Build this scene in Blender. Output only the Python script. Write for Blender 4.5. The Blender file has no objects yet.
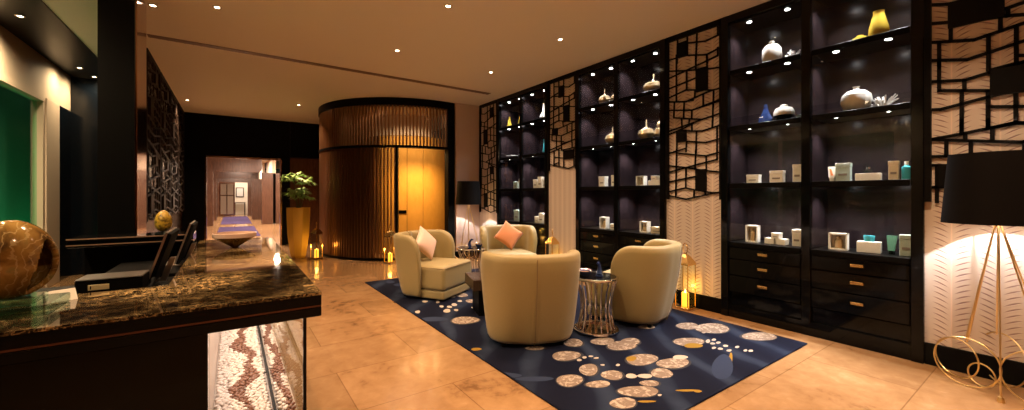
import bpy, bmesh, math, random
from mathutils import Vector, Matrix
random.seed(7)
PI = math.pi
SC = bpy.context.scene
COL = SC.collection

# ------------------------------------------------------------------ camera
cam_d = bpy.data.cameras.new('camera')
cam = bpy.data.objects.new('camera', cam_d)
COL.objects.link(cam)
cam.location = (0, 0, 1.25)
cam.rotation_euler = (PI / 2, 0, -math.radians(35.06))
cam_d.sensor_width = 36.0
cam_d.lens = 399.0 / 1024.0 * 36.0
cam_d.shift_y = -10.0 / 1024.0
cam_d.clip_start = 0.05
SC.camera = cam

# ------------------------------------------------------------------ world, exposure
w = bpy.data.worlds.new('world')
SC.world = w
w.use_nodes = True
w.node_tree.nodes['Background'].inputs[0].default_value = (0.02, 0.035, 0.03, 1)
w.node_tree.nodes['Background'].inputs[1].default_value = 0.3
SC.view_settings.view_transform = 'Standard'
SC.view_settings.look = 'None'
SC.view_settings.gamma = 1.0
SC.view_settings.use_curve_mapping = False
SC.view_settings.exposure = 0.0
cy = SC.cycles
cy.use_denoising = True
cy.max_bounces = 10
cy.diffuse_bounces = 4
cy.glossy_bounces = 5
cy.transmission_bounces = 6
cy.transparent_max_bounces = 12
cy.sample_clamp_indirect = 6.0
cy.caustics_reflective = False
cy.caustics_refractive = False
cy.blur_glossy = 0.1

# light levels
WARM = (1.0, 0.63, 0.36)
SOFTWARM = (1.0, 0.76, 0.58)
COOL = (1.0, 0.94, 0.95)
P_CEIL = 200.0        # each ceiling downlight
P_CAB = 34.0          # each cabinet downlight
P_LAMP = 100.0        # each floor lamp
P_CANDLE = 3.0
P_DRUM = 40.0
P_CORR = 420.0
P_DESK = 9.5
P_WASH = 300.0
P_GREEN = 22.0


# ------------------------------------------------------------------ helpers
def mat(name, col=(.5, .5, .5), rough=.5, metal=0.0, emit=None, estr=0.0, coat=0.0, spec=None):
    m = bpy.data.materials.new(name)
    m.use_nodes = True
    b = m.node_tree.nodes['Principled BSDF']
    b.inputs['Base Color'].default_value = (*col, 1)
    b.inputs['Roughness'].default_value = rough
    b.inputs['Metallic'].default_value = metal
    if coat:
        b.inputs['Coat Weight'].default_value = coat
        b.inputs['Coat Roughness'].default_value = 0.05
    if spec is not None:
        b.inputs['Specular IOR Level'].default_value = spec
    if emit:
        b.inputs['Emission Color'].default_value = (*emit, 1)
        b.inputs['Emission Strength'].default_value = estr
    return m


class NT:
    """small node-building helper"""
    def __init__(s, m):
        s.m = m
        s.t = m.node_tree
        s.b = s.t.nodes['Principled BSDF']

    def n(s, typ, **kw):
        x = s.t.nodes.new(typ)
        for k, v in kw.items():
            if k in ('op',):
                x.operation = v
            elif hasattr(x, k) and k not in ('Scale',):
                setattr(x, k, v)
            else:
                x.inputs[k].default_value = v
        return x

    def l(s, a, b):
        s.t.links.new(a, b)

    def math(s, op, a, b=None, c=None):
        x = s.t.nodes.new('ShaderNodeMath')
        x.operation = op
        for i, v in enumerate((a, b, c)):
            if v is None:
                continue
            if isinstance(v, (int, float)):
                x.inputs[i].default_value = v
            else:
                s.l(v, x.inputs[i])
        return x.outputs[0]

    def ramp(s, fac, stops):
        r = s.t.nodes.new('ShaderNodeValToRGB')
        el = r.color_ramp.elements
        while len(el) < len(stops):
            el.new(0.5)
        for e, (p, c) in zip(el, stops):
            e.position = p
            e.color = (*c, 1) if len(c) == 3 else c
        s.l(fac, r.inputs[0])
        return r.outputs[0]

    def coord(s, kind='Object', scale=(1, 1, 1), rot=(0, 0, 0)):
        tc = s.t.nodes.new('ShaderNodeTexCoord')
        mp = s.t.nodes.new('ShaderNodeMapping')
        mp.inputs['Scale'].default_value = scale
        mp.inputs['Rotation'].default_value = rot
        s.l(tc.outputs[kind], mp.inputs[0])
        return mp.outputs[0]

    def noise(s, vec, scale, detail=4, rough=.55, dist=0.0):
        x = s.t.nodes.new('ShaderNodeTexNoise')
        x.inputs['Scale'].default_value = scale
        x.inputs['Detail'].default_value = detail
        x.inputs['Roughness'].default_value = rough
        x.inputs['Distortion'].default_value = dist
        s.l(vec, x.inputs['Vector'])
        return x.outputs['Fac']

    def mix(s, fac, a, b, blend='MIX'):
        x = s.t.nodes.new('ShaderNodeMix')
        x.data_type = 'RGBA'
        x.blend_type = blend
        for sock, v in ((x.inputs[0], fac), (x.inputs[6], a), (x.inputs[7], b)):
            if isinstance(v, (int, float)):
                sock.default_value = v
            elif isinstance(v, tuple):
                sock.default_value = (*v, 1)
            else:
                s.l(v, sock)
        return x.outputs[2]

    def bump(s, h, strength=.3, dist=.01):
        x = s.t.nodes.new('ShaderNodeBump')
        x.inputs['Strength'].default_value = strength
        x.inputs['Distance'].default_value = dist
        s.l(h, x.inputs['Height'])
        s.l(x.outputs[0], s.b.inputs['Normal'])


def glass_mat(name, tint=(.96, .98, .97), gloss=1.0):
    """thin pane: see-through plus a fresnel reflection"""
    m = bpy.data.materials.new(name)
    m.use_nodes = True
    t = m.node_tree
    t.nodes.clear()
    o = t.nodes.new('ShaderNodeOutputMaterial')
    mx = t.nodes.new('ShaderNodeMixShader')
    tr = t.nodes.new('ShaderNodeBsdfTransparent')
    gl = t.nodes.new('ShaderNodeBsdfGlossy')
    fr = t.nodes.new('ShaderNodeFresnel')
    fr.inputs['IOR'].default_value = 1.45
    mu = t.nodes.new('ShaderNodeMath')
    mu.operation = 'MULTIPLY'
    mu.inputs[1].default_value = gloss
    tr.inputs[0].default_value = (*tint, 1)
    gl.inputs['Roughness'].default_value = 0.02
    t.links.new(fr.outputs[0], mu.inputs[0])
    ge = t.nodes.new('ShaderNodeNewGeometry')
    iv = t.nodes.new('ShaderNodeMath')
    iv.operation = 'SUBTRACT'
    iv.inputs[0].default_value = 1.0
    mm = t.nodes.new('ShaderNodeMath')
    mm.operation = 'MULTIPLY'
    t.links.new(ge.outputs['Backfacing'], iv.inputs[1])
    t.links.new(mu.outputs[0], mm.inputs[0])
    t.links.new(iv.outputs[0], mm.inputs[1])
    t.links.new(mm.outputs[0], mx.inputs[0])
    t.links.new(tr.outputs[0], mx.inputs[1])
    t.links.new(gl.outputs[0], mx.inputs[2])
    t.links.new(mx.outputs[0], o.inputs[0])
    return m


def box(bm, x0, y0, z0, x1, y1, z1, bev=0.0, seg=2, mi=0):
    M = Matrix.Translation(((x0 + x1) / 2, (y0 + y1) / 2, (z0 + z1) / 2)) @ Matrix.Diagonal((abs(x1 - x0), abs(y1 - y0), abs(z1 - z0), 1))
    r = bmesh.ops.create_cube(bm, size=1, matrix=M)
    vs = r['verts']
    fs = {f for v in vs for f in v.link_faces}
    for f in fs:
        f.material_index = mi
    if bev:
        es = list({e for v in vs for e in v.link_edges})
        bmesh.ops.bevel(bm, geom=es, offset=bev, segments=seg, profile=.6, affect='EDGES')


def quad_prism(bm, pts, n, d, mi=0):
    """polygon pts extruded by vector n*d"""
    n = Vector(n) * d
    a = [bm.verts.new(Vector(p)) for p in pts]
    b = [bm.verts.new(Vector(p) + n) for p in pts]
    k = len(pts)
    fs = [bm.faces.new(a), bm.faces.new(b[::-1])]
    for i in range(k):
        fs.append(bm.faces.new((a[i], b[i], b[(i + 1) % k], a[(i + 1) % k])))
    for f in fs:
        f.material_index = mi
    bmesh.ops.recalc_face_normals(bm, faces=fs)


def tube(bm, pts, r, n=8, closed=False, mi=0):
    P = [Vector(p) for p in pts]
    k = len(P)
    rr = r if isinstance(r, (list, tuple)) else [r] * k
    T = []
    for i in range(k):
        if closed:
            t = P[(i + 1) % k] - P[i - 1]
        else:
            t = P[min(i + 1, k - 1)] - P[max(i - 1, 0)]
        T.append(t.normalized())
    up = Vector((0, 0, 1)) if abs(T[0].z) < .9 else Vector((1, 0, 0))
    N = (up - T[0] * up.dot(T[0])).normalized()
    rings = []
    for i in range(k):
        if i:
            ax = T[i - 1].cross(T[i])
            if ax.length > 1e-7:
                N = Matrix.Rotation(T[i - 1].angle(T[i]), 3, ax.normalized()) @ N
            N = (N - T[i] * N.dot(T[i])).normalized()
        B = T[i].cross(N)
        rings.append([bm.verts.new(P[i] + (N * math.cos(2 * PI * j / n) + B * math.sin(2 * PI * j / n)) * rr[i]) for j in range(n)])
    fs = []
    for i in range(k if closed else k - 1):
        a, b = rings[i], rings[(i + 1) % k]
        for j in range(n):
            fs.append(bm.faces.new((a[j], a[(j + 1) % n], b[(j + 1) % n], b[j])))
    if not closed:
        fs.append(bm.faces.new(rings[0][::-1]))
        fs.append(bm.faces.new(rings[-1]))
    for f in fs:
        f.material_index = mi


def lathe(bm, prof, n=24, c=(0, 0, 0), sx=1.0, sy=1.0, lobes=0, lobe=0.0, mi=0):
    rings = []
    for r, z in prof:
        if r < 1e-6:
            rings.append([bm.verts.new((c[0], c[1], c[2] + z))])
        else:
            ring = []
            for j in range(n):
                a = 2 * PI * j / n
                q = r * (1 + lobe * abs(math.cos(a * lobes / 2))) if lobes else r
                ring.append(bm.verts.new((c[0] + q * math.cos(a) * sx, c[1] + q * math.sin(a) * sy, c[2] + z)))
            rings.append(ring)
    fs = []
    for a, b in zip(rings, rings[1:]):
        for j in range(n):
            va = (a[j % len(a)], a[(j + 1) % len(a)])
            vb = (b[j % len(b)], b[(j + 1) % len(b)])
            q = []
            for v in (va[0], va[1], vb[1], vb[0]):
                if v not in q:
                    q.append(v)
            if len(q) > 2:
                fs.append(bm.faces.new(q))
    closed = prof[0] == prof[-1]
    if len(rings[0]) > 1 and not closed:
        fs.append(bm.faces.new(rings[0][::-1]))
    if len(rings[-1]) > 1 and not closed:
        fs.append(bm.faces.new(rings[-1]))
    for f in fs:
        f.material_index = mi


def circ(c, r, ax1, ax2, n=28):
    c, ax1, ax2 = Vector(c), Vector(ax1), Vector(ax2)
    return [c + ax1 * (r * math.cos(2 * PI * i / n)) + ax2 * (r * math.sin(2 * PI * i / n)) for i in range(n)]


def new():
    return bmesh.new()


def obj(name, bm, m, parent=None, smooth=True, ang=35, loc=None, sub=0):
    me = bpy.data.meshes.new(name)
    bmesh.ops.recalc_face_normals(bm, faces=bm.faces[:])
    bm.to_mesh(me)
    bm.free()
    for x in (m if isinstance(m, (list, tuple)) else [m]):
        me.materials.append(x)
    if smooth:
        for p in me.polygons:
            p.use_smooth = True
        if ang < 180:
            me.set_sharp_from_angle(angle=math.radians(ang))
    o = bpy.data.objects.new(name, me)
    COL.objects.link(o)
    if parent:
        o.parent = parent
    if loc:
        o.location = loc
    if sub:
        md = o.modifiers.new('subdivision', 'SUBSURF')
        md.levels = md.render_levels = sub
    return o


def tag(o, label, cat, group=None, kind=None):
    o['label'] = label
    o['category'] = cat
    if group:
        o['group'] = group
    if kind:
        o['kind'] = kind
    return o


def thing(name, label, cat, loc=(0, 0, 0), rz=0, group=None):
    o = bpy.data.objects.new(name, None)
    o.empty_display_size = .05
    COL.objects.link(o)
    o.location = loc
    o.rotation_euler = (0, 0, rz)
    return tag(o, label, cat, group)


def struct(name, bm, m, **kw):
    o = obj(name, bm, m, **kw)
    o['kind'] = 'structure'
    return o


def copy_tree(o, parent=None):
    c = o.copy()
    COL.objects.link(c)
    if parent:
        c.parent = parent
    for ch in list(o.children):
        copy_tree(ch, c)
    return c


def dup(o, loc, rz=None, label=None, group=None):
    c = copy_tree(o)
    c.location = loc
    if rz is not None:
        c.rotation_euler = (0, 0, rz)
    if label:
        c['label'] = label
    if group:
        c['group'] = group
    return c


def light(name, kind, loc, power, col, parent=None, size=.05, size_y=None, spot=100, blend=.6, rot=(0, 0, 0)):
    d = bpy.data.lights.new(name, kind)
    d.energy = power
    d.color = col
    if kind == 'AREA':
        d.size = size
        if size_y:
            d.shape = 'RECTANGLE'
            d.size_y = size_y
    else:
        d.shadow_soft_size = size
    if kind == 'SPOT':
        d.spot_size = math.radians(spot)
        d.spot_blend = blend
    o = bpy.data.objects.new(name, d)
    COL.objects.link(o)
    o.location = loc
    o.rotation_euler = rot
    if parent:
        o.parent = parent
    return o


# ------------------------------------------------------------------ materials
def m_floor():
    m = mat('polished limestone', rough=.16)
    q = NT(m)
    v = q.coord('Object')
    n1 = q.noise(v, 1.6, 6, .62, .6)
    n2 = q.noise(v, 9, 5, .65, .4)
    f = q.math('ADD', q.math('MULTIPLY', n1, .6), q.math('MULTIPLY', n2, .4))
    c = q.ramp(f, [(.34, (.16, .082, .036)), (.42, (.27, .152, .068)), (.57, (.33, .195, .094)), (.68, (.42, .27, .145))])
    vr = q.t.nodes.new('ShaderNodeTexBrick')
    vr.offset = 0.5
    vr.inputs['Scale'].default_value = 1.0
    vr.inputs['Mortar Size'].default_value = .004
    vr.inputs['Mortar Smooth'].default_value = .3
    vr.inputs['Brick Width'].default_value = 1.2
    vr.inputs['Row Height'].default_value = .6
    vr.inputs['Color1'].default_value = (1, 1, 1, 1)
    vr.inputs['Color2'].default_value = (.80, .79, .77, 1)
    vr.inputs['Mortar'].default_value = (.62, .58, .52, 1)
    q.l(v, vr.inputs['Vector'])
    c2 = q.mix(1.0, c, vr.outputs['Color'], 'MULTIPLY')
    q.l(c2, q.b.inputs['Base Color'])
    q.l(q.ramp(n2, [(.3, (.12,) * 3), (.7, (.22,) * 3)]), q.b.inputs['Roughness'])
    return m


def m_counter():
    m = mat('dark gold veined marble', rough=.035)
    q = NT(m)
    v = q.coord('Object', (1, 1.3, 1))
    d = q.noise(v, 3.5, 5, .6)
    vx = q.t.nodes.new('ShaderNodeVectorMath')
    vx.operation = 'ADD'
    cmb = q.t.nodes.new('ShaderNodeCombineXYZ')
    q.l(q.math('MULTIPLY', d, .55), cmb.inputs[0])
    q.l(q.math('MULTIPLY', q.noise(v, 4.7, 5, .6), .55), cmb.inputs[1])
    q.l(v, vx.inputs[0])
    q.l(cmb.outputs[0], vx.inputs[1])
    vo = q.t.nodes.new('ShaderNodeTexVoronoi')
    vo.feature = 'DISTANCE_TO_EDGE'
    vo.inputs['Scale'].default_value = 13
    q.l(vx.outputs[0], vo.inputs['Vector'])
    vo2 = q.t.nodes.new('ShaderNodeTexVoronoi')
    vo2.feature = 'DISTANCE_TO_EDGE'
    vo2.inputs['Scale'].default_value = 38
    q.l(vx.outputs[0], vo2.inputs['Vector'])
    e1 = q.ramp(vo.outputs['Distance'], [(0, (1, 1, 1)), (.035, (.35, .35, .35)), (.08, (0, 0, 0))])
    e2 = q.ramp(vo2.outputs['Distance'], [(0, (.55, .55, .55)), (.10, (.0, .0, .0))])
    n = q.noise(v, 11, 6, .7, 1.0)
    patch = q.ramp(n, [(.44, (.003, .0015, .001)), (.58, (.010, .005, .002)), (.70, (.06, .028, .009)), (.82, (.22, .12, .035))])
    gate = q.ramp(q.noise(v, 2.2, 3), [(.40, (.06, .06, .06)), (.62, (1, 1, 1))])
    fac = q.math('MULTIPLY', q.math('MAXIMUM', e1, e2), gate)
    c = q.mix(fac, patch, (.75, .50, .22))
    q.l(c, q.b.inputs['Base Color'])
    return m


def m_feather():
    """cream wall panels with columns of incised leaf strokes"""
    m = mat('feather relief plaster', rough=.62)
    q = NT(m)
    tc = q.t.nodes.new('ShaderNodeTexCoord')
    sp = q.t.nodes.new('ShaderNodeSeparateXYZ')
    q.l(tc.outputs['Object'], sp.inputs[0])
    y, z = sp.outputs[1], sp.outputs[2]
    per = .222
    X = q.math('MULTIPLY', q.math('SUBTRACT', q.math('FRACT', q.math('DIVIDE', y, per)), .5), per)
    A = q.math('ABSOLUTE', X)
    rise = q.math('SUBTRACT', q.math('MULTIPLY', A, .75), q.math('MULTIPLY', q.math('MULTIPLY', A, A), 2.2))
    ph = q.math('FRACT', q.math('DIVIDE', q.math('SUBTRACT', z, rise), .0395))
    # stroke tapers to nothing at both ends
    t = q.math('DIVIDE', q.math('SUBTRACT', A, .006), .095)
    tap = q.math('MULTIPLY', q.math('MULTIPLY', t, q.math('SUBTRACT', 1.0, t)), 4.0)
    tap = q.math('MAXIMUM', tap, 0.0)
    wdt = q.math('MULTIPLY', tap, .17)
    dist = q.math('ABSOLUTE', q.math('SUBTRACT', ph, .5))
    line = q.math('MULTIPLY', q.math('SUBTRACT', wdt, dist), 9.0)
    line = q.math('MINIMUM', q.math('MAXIMUM', line, 0.0), 1.0)
    stem = q.math('LESS_THAN', A, .004)
    soft = q.math('MINIMUM', q.math('MAXIMUM', q.math('MULTIPLY', q.math('SUBTRACT', q.math('MULTIPLY', tap, .5), dist), 1.2), 0.0), .25)
    c = q.mix(line, (.56, .48, .41), (.25, .16, .15))
    c = q.mix(stem, c, (.68, .55, .46))
    q.l(c, q.b.inputs['Base Color'])
    q.bump(q.math('SUBTRACT', q.math('ADD', stem, soft), line), .35, .006)
    return m


def m_wood(name, c0, c1, rough, scale=(12, 12, 1.2), coat=0.0):
    m = mat(name, c0, rough, coat=coat)
    q = NT(m)
    v = q.coord('Object', scale)
    n = q.noise(v, 2.5, 6, .6, .8)
    q.l(q.ramp(n, [(.3, c0), (.7, c1)]), q.b.inputs['Base Color'])
    return m


def m_fabric(name, c0, c1, rough=.8, scale=260, sheen=.2):
    m = mat(name, c0, rough)
    q = NT(m)
    v = q.coord('Object')
    n = q.noise(v, scale, 2)
    q.l(q.ramp(n, [(.3, c0), (.7, c1)]), q.b.inputs['Base Color'])
    q.b.inputs['Sheen Weight'].default_value = sheen
    q.bump(n, .15, .002)
    return m


def m_egg():
    m = mat('swirled onyx', rough=.12)
    q = NT(m)
    v = q.coord('Object')
    n = q.noise(v, 5.5, 4, .6, 1.6)
    wv = q.t.nodes.new('ShaderNodeTexWave')
    wv.inputs['Scale'].default_value = 11
    wv.inputs['Distortion'].default_value = 14
    wv.inputs['Detail'].default_value = 3
    wv.inputs['Detail Scale'].default_value = 1.4
    q.l(v, wv.inputs['Vector'])
    c = q.ramp(n, [(.3, (.07, .038, .012)), (.45, (.23, .125, .03)), (.58, (.32, .19, .05)), (.72, (.15, .16, .055))])
    vein = q.ramp(wv.outputs['Fac'], [(.86, (0, 0, 0)), (.97, (.45, .45, .45))])
    c = q.mix(vein, c, (.55, .42, .20))
    q.l(c, q.b.inputs['Base Color'])
    return m


def m_rug():
    m = mat('navy wool pile', rough=1.0, spec=.06)
    q = NT(m)
    v = q.coord('Object', (1, 1, 1), (0, 0, .6))
    wv = q.t.nodes.new('ShaderNodeTexWave')
    wv.inputs['Scale'].default_value = .8
    wv.inputs['Distortion'].default_value = 7
    wv.inputs['Detail'].default_value = 2
    wv.inputs['Detail Scale'].default_value = .8
    q.l(v, wv.inputs['Vector'])
    n = q.noise(v, 3.0, 4)
    c = q.ramp(wv.outputs['Fac'], [(.0, (.005, .006, .014)), (.70, (.007, .009, .021)), (.80, (.012, .017, .034)), (1, (.020, .028, .052))])
    c2 = q.mix(q.ramp(n, [(.45, (0, 0, 0)), (.7, (.6, .6, .6))]), c, (.006, .008, .018))
    q.l(c2, q.b.inputs['Base Color'])
    return m


def m_blob(name, c0, c1):
    m = mat(name, c0, .95)
    q = NT(m)
    n = q.noise(q.coord('Object'), 22, 4, .6, 1.0)
    q.l(q.ramp(n, [(.50, c0), (.58, c1)]), q.b.inputs['Base Color'])
    return m


def m_mottle():
    m = mat('mottled gold lacquer', (.4, .24, .03), .3)
    q = NT(m)
    q.l(q.ramp(q.noise(q.coord('Object'), 45, 4), [(.38, (.10, .06, .01)), (.6, (.45, .28, .03))]), q.b.inputs['Base Color'])
    return m


MF = m_floor()
MCOUNTER = m_counter()
MFEATHER = m_feather()
MCEIL = mat('warm white ceiling paint', (.80, .755, .70), .7)
MBLACKCEIL = mat('black ceiling lacquer', (.002, .002, .002), .35, spec=.1)
MBLACK = mat('black lacquer', (.003, .003, .003), .08, spec=.16)
MBLACKM = mat('black satin lacquer', (.003, .003, .003), .35, spec=.05)
MLATT = mat('black painted lattice', (.002, .0016, .0015), .5, spec=.1)
MBRZLATT = mat('dark bronze lattice', (.020, .013, .010), .6, spec=.12)
MCABIN = m_wood('plum brown cabinet lining', (.006, .0036, .0042), (.017, .0105, .012), .25, (3, 14, 1))
MWOOD = m_wood('red brown veneer', (.11, .045, .022), (.20, .085, .042), .22)
MCORRWOOD = m_wood('corridor veneer', (.05, .022, .013), (.10, .046, .027), .25)
MDARKWOOD = m_wood('very dark wood', (.022, .011, .007), (.04, .02, .013), .25)
MGOLDWOOD = m_wood('golden satin veneer', (.66, .34, .06), (.74, .41, .09), .35, (4, 4, 1.5))
MBRONZE = mat('bronze slat', (.34, .19, .10), .28, .85)
MBRONZEMIR = mat('bronze mirror', (.36, .22, .15), .12, 1.0)
MNAVY = mat('dark navy gloss panel', (.003, .005, .008), .14, spec=.3)
MCREAM = mat('cream plaster', (.66, .54, .40), .7)
MPINKWALL = mat('pale rose plaster', (.60, .45, .37), .7)
MBRASS = mat('brushed brass', (.80, .55, .22), .25, 1.0)
MGOLD = mat('polished gold', (.80, .62, .30), .28, 1.0)
MPOT = mat('satin gold leaf', (.95, .66, .13), .24, .35)
MCHROME = mat('polished chrome', (.78, .72, .68), .07, 1.0)
MSHADE = mat('black lamp shade', (.003, .002, .002), .7, spec=.1)
MSHADEIN = mat('pale shade lining', (.75, .66, .55), .6)
MGLASS = glass_mat('clear glass pane', gloss=.55)
MGREENGLASS = glass_mat('green tinted glass pane', (.55, .95, .75), 1.2)
MACRYL = glass_mat('clear acrylic', (.80, .93, .88), 1.6)
MCHAIR = m_fabric('olive beige upholstery', (.27, .208, .08), (.31, .24, .098), .5)
MCHAIRD = mat('dark seam thread', (.20, .14, .07), .8)
MPINKP = m_fabric('pale pink cushion linen', (.72, .50, .42), (.80, .58, .50), .9)
MORANGEP = m_fabric('apricot cushion linen', (.52, .19, .075), (.60, .24, .10), .9)
MEGG = m_egg()
MRUG = m_rug()
MBLOB = m_blob('taupe wool motif', (.165, .12, .09), (.34, .28, .225))
MBLOBG = mat('gold wool motif', (.22, .13, .02), .95, spec=.1)
MFLAKE = mat('ivory wool motif', (.36, .31, .26), .95)
MBLUE = mat('slate blue wool motif', (.022, .031, .062), .95, spec=.06)
MDARKRIM = mat('near black wool outline', (.01, .01, .016), .95)
MPEBW = mat('white pebble', (.78, .66, .58), .5)
MPEBB = mat('brown pebble', (.22, .09, .05), .4)
MWAX = mat('candle wax', (.9, .55, .12), .5, emit=(1.0, .42, .03), estr=2.2)
MFLAME = mat('flame', (1, .6, .2), .5, emit=(1.0, .55, .12), estr=25)
MLENS = mat('lit lamp lens', (1, .9, .7), .3, emit=(1.0, .78, .50), estr=38)
MLENSC = mat('lit cabinet lens', (1, .95, .95), .3, emit=(1.0, .92, .92), estr=30)
MBULB = mat('lit bulb', (1, .9, .7), .3, emit=(1.0, .8, .6), estr=20)
MTRIM = mat('lamp trim ring', (.5, .42, .34), .4)
MLEAF = mat('glossy palm leaf', (.20, .40, .09), .4)
MLEAF2 = mat('pale palm leaf', (.36, .55, .18), .45)
MSTEM = mat('palm stem', (.10, .08, .03), .7)
MSOIL = mat('dark soil', (.03, .02, .012), .9)
MWHITE = mat('white glazed ceramic', (.80, .78, .72), .2)
MCORAL = mat('matt white coral', (.82, .80, .75), .7)
MYELLOW = mat('yellow glazed ceramic', (.60, .42, .05), .22)
MGILT = mat('pale gilt ceramic', (.78, .60, .36), .22, .7)
MBLUEG = mat('deep blue glass', (.015, .03, .10), .06)
MTEAL = mat('teal glass', (.05, .35, .42), .1)
MBOXW = mat('cream gift carton', (.74, .70, .62), .5)
MBOXB = mat('beige gift carton', (.60, .50, .36), .5)
MBOXG = mat('grey green carton', (.34, .42, .38), .4)
MBOXD = mat('carton print band', (.20, .17, .15), .5)
MPLATE = mat('pale label plate', (.62, .52, .30), .4)
MPLASTIC = mat('charcoal plastic', (.004, .004, .004), .75, spec=.04)
MSCREEN = mat('dark glass screen', (.008, .010, .013), .05)
MALU = mat('brushed aluminium', (.62, .58, .54), .3, 1.0)
MRUNNER = mat('violet runner carpet', (.05, .036, .09), .95, spec=.05)
MEXTG = mat('green painted yard wall', (.05, .30, .19), .7)
MBOWL = MEGG
MSLOT = mat('slot diffuser metal', (.16, .10, .07), .5)

# ------------------------------------------------------------------ traced patterns (metres / millimetres on the wall and the floor)
LAT_P3='144,3071 136,2775|264,3076 264,2828|379,3081 364,2713|609,3057 609,2948|264,2966 475,2922 663,2950|19,2837 256,2830 482,2772 663,2808|379,3081 525,3045 609,3064|609,2811 609,2736|489,2770 496,2677|438,2693 609,2729|364,2802 364,2644|492,2765 492,2625|19,2619 144,2641 609,2725|19,2710 256,2657 553,2605 663,2594|128,2870 128,2339|256,2650 256,2438|19,2497 372,2549|19,2390 248,2440 553,2374 663,2375|356,2410 352,2339|248,2308 482,2362 553,2374|19,2349 225,2310|450,2354 450,2220|564,2358 560,2193|409,2214 663,2263|19,2344 233,2311 334,2309|103,2331 95,2152|225,2308 217,2126|19,2248 318,2199 650,2247|95,2148 438,2077|318,2189 315,2103|560,2237 550,1976|19,1997 201,2032 438,2077 650,2114|193,2122 201,1988|288,2100 284,2050|19,1959 201,2003 334,2050|201,1984 438,1949 650,1990|318,2045 318,1965|372,1951 367,1715|602,1976 602,1716|256,1856 482,1820 650,1847|136,1870 131,1751|256,1856 248,1740|95,1754 241,1778|10,1736 128,1753|144,1732 482,1675 650,1706|602,1727 602,1624|131,1770 120,1225|364,1749 356,1534|482,1675 485,1507|10,1514 256,1561 602,1628|10,1598 233,1563 482,1514 650,1489|248,1555 245,1328|10,1400 356,1455|10,1285 241,1331 364,1305 553,1275 650,1277|10,1247 248,1203 553,1268 650,1277|346,1305 341,1219|468,1290 475,1254'
SQ_P3=[(0.144, 2.996, 0.264, 2.828), (0.367, 2.643, 0.504, 2.385), (0.131, 1.99, 0.256, 1.856), (0.364, 1.534, 0.489, 1.296)]
LAT_P2='136,3042 136,2621|253,3061 253,2954|365,3064 365,2929|602,3037 602,2942|136,2979 475,2901 644,2942|376,3047 496,3040 592,3054|29,2814 253,2862|136,2824 475,2755 644,2801|602,2781 602,2700|160,2617 602,2708|365,2777 354,2583|486,2753 492,2603|29,2680 644,2573|29,2587 253,2626|125,2664 125,2314|253,2634 253,2411|29,2477 354,2532|29,2374 241,2421 496,2370 644,2352|343,2390 354,2320|230,2292 644,2359|29,2327 230,2292|442,2330 442,2218|550,2344 543,2050|309,2174 644,2236|89,2217 89,2123 365,2077|29,2232 309,2174 309,2030|195,2204 195,2042|343,2049 644,2090|29,1974 365,2041 644,2092|29,1934 230,1971 309,1986|195,2121 195,1974|309,2108 316,1955|309,1948 602,1965 644,1968|550,2051 550,1963|136,1956 136,1715|253,1961 253,1700|365,1935 365,1679|592,1959 592,1688|136,1855 365,1822 644,1830|29,1745 475,1655 602,1687 644,1689|148,1738 253,1762'
SQ_P2=[(0.253, 2.954, 0.376, 2.775), (0.365, 2.628, 0.496, 2.374), (0.101, 2.309, 0.23, 2.199), (0.365, 1.935, 0.592, 1.798)]
LAT_P4='27,2650 117,2621 207,2616|27,2512 277,2453 367,2444 464,2419 525,2413|130,2476 130,2353|388,2481 388,2436|381,2490 464,2502 538,2516|356,2437 356,2351|27,2373 239,2325 464,2369 525,2375|73,2359 73,2172|304,2339 304,2101|422,2356 422,2115|27,2241 207,2197 464,2253 525,2267|315,2098 424,2115 464,2109 525,2120|431,2163 525,2136|73,2233 73,2009|27,2084 199,2056 308,2081 464,2119 525,2140|195,2055 195,1983|73,2009 525,1915|183,1980 182,1709|302,1960 302,1704|27,1878 79,1871 402,1936|308,1849 525,1813|420,1933 420,1722|293,1700 424,1721 525,1704|182,1779 182,1677|302,1761 302,1708|27,1658 191,1682 420,1726 464,1716 525,1683|199,1675 199,1639|321,1700 321,1619|27,1658 444,1594 525,1623|109,1637 109,1532|225,1624 225,1547|455,1593 455,1549|27,1532 525,1515|27,1469 239,1453 525,1412|62,1467 62,1199|27,1306 117,1308 315,1249 525,1293|239,1451 239,1273|374,1443 374,1260'
SQ_P4=[(0.117, 2.627, 0.374, 2.441), (0.311, 2.097, 0.525, 1.918), (0.066, 1.461, 0.13, 1.31), (0.381, 1.425, 0.472, 1.293)]
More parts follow.
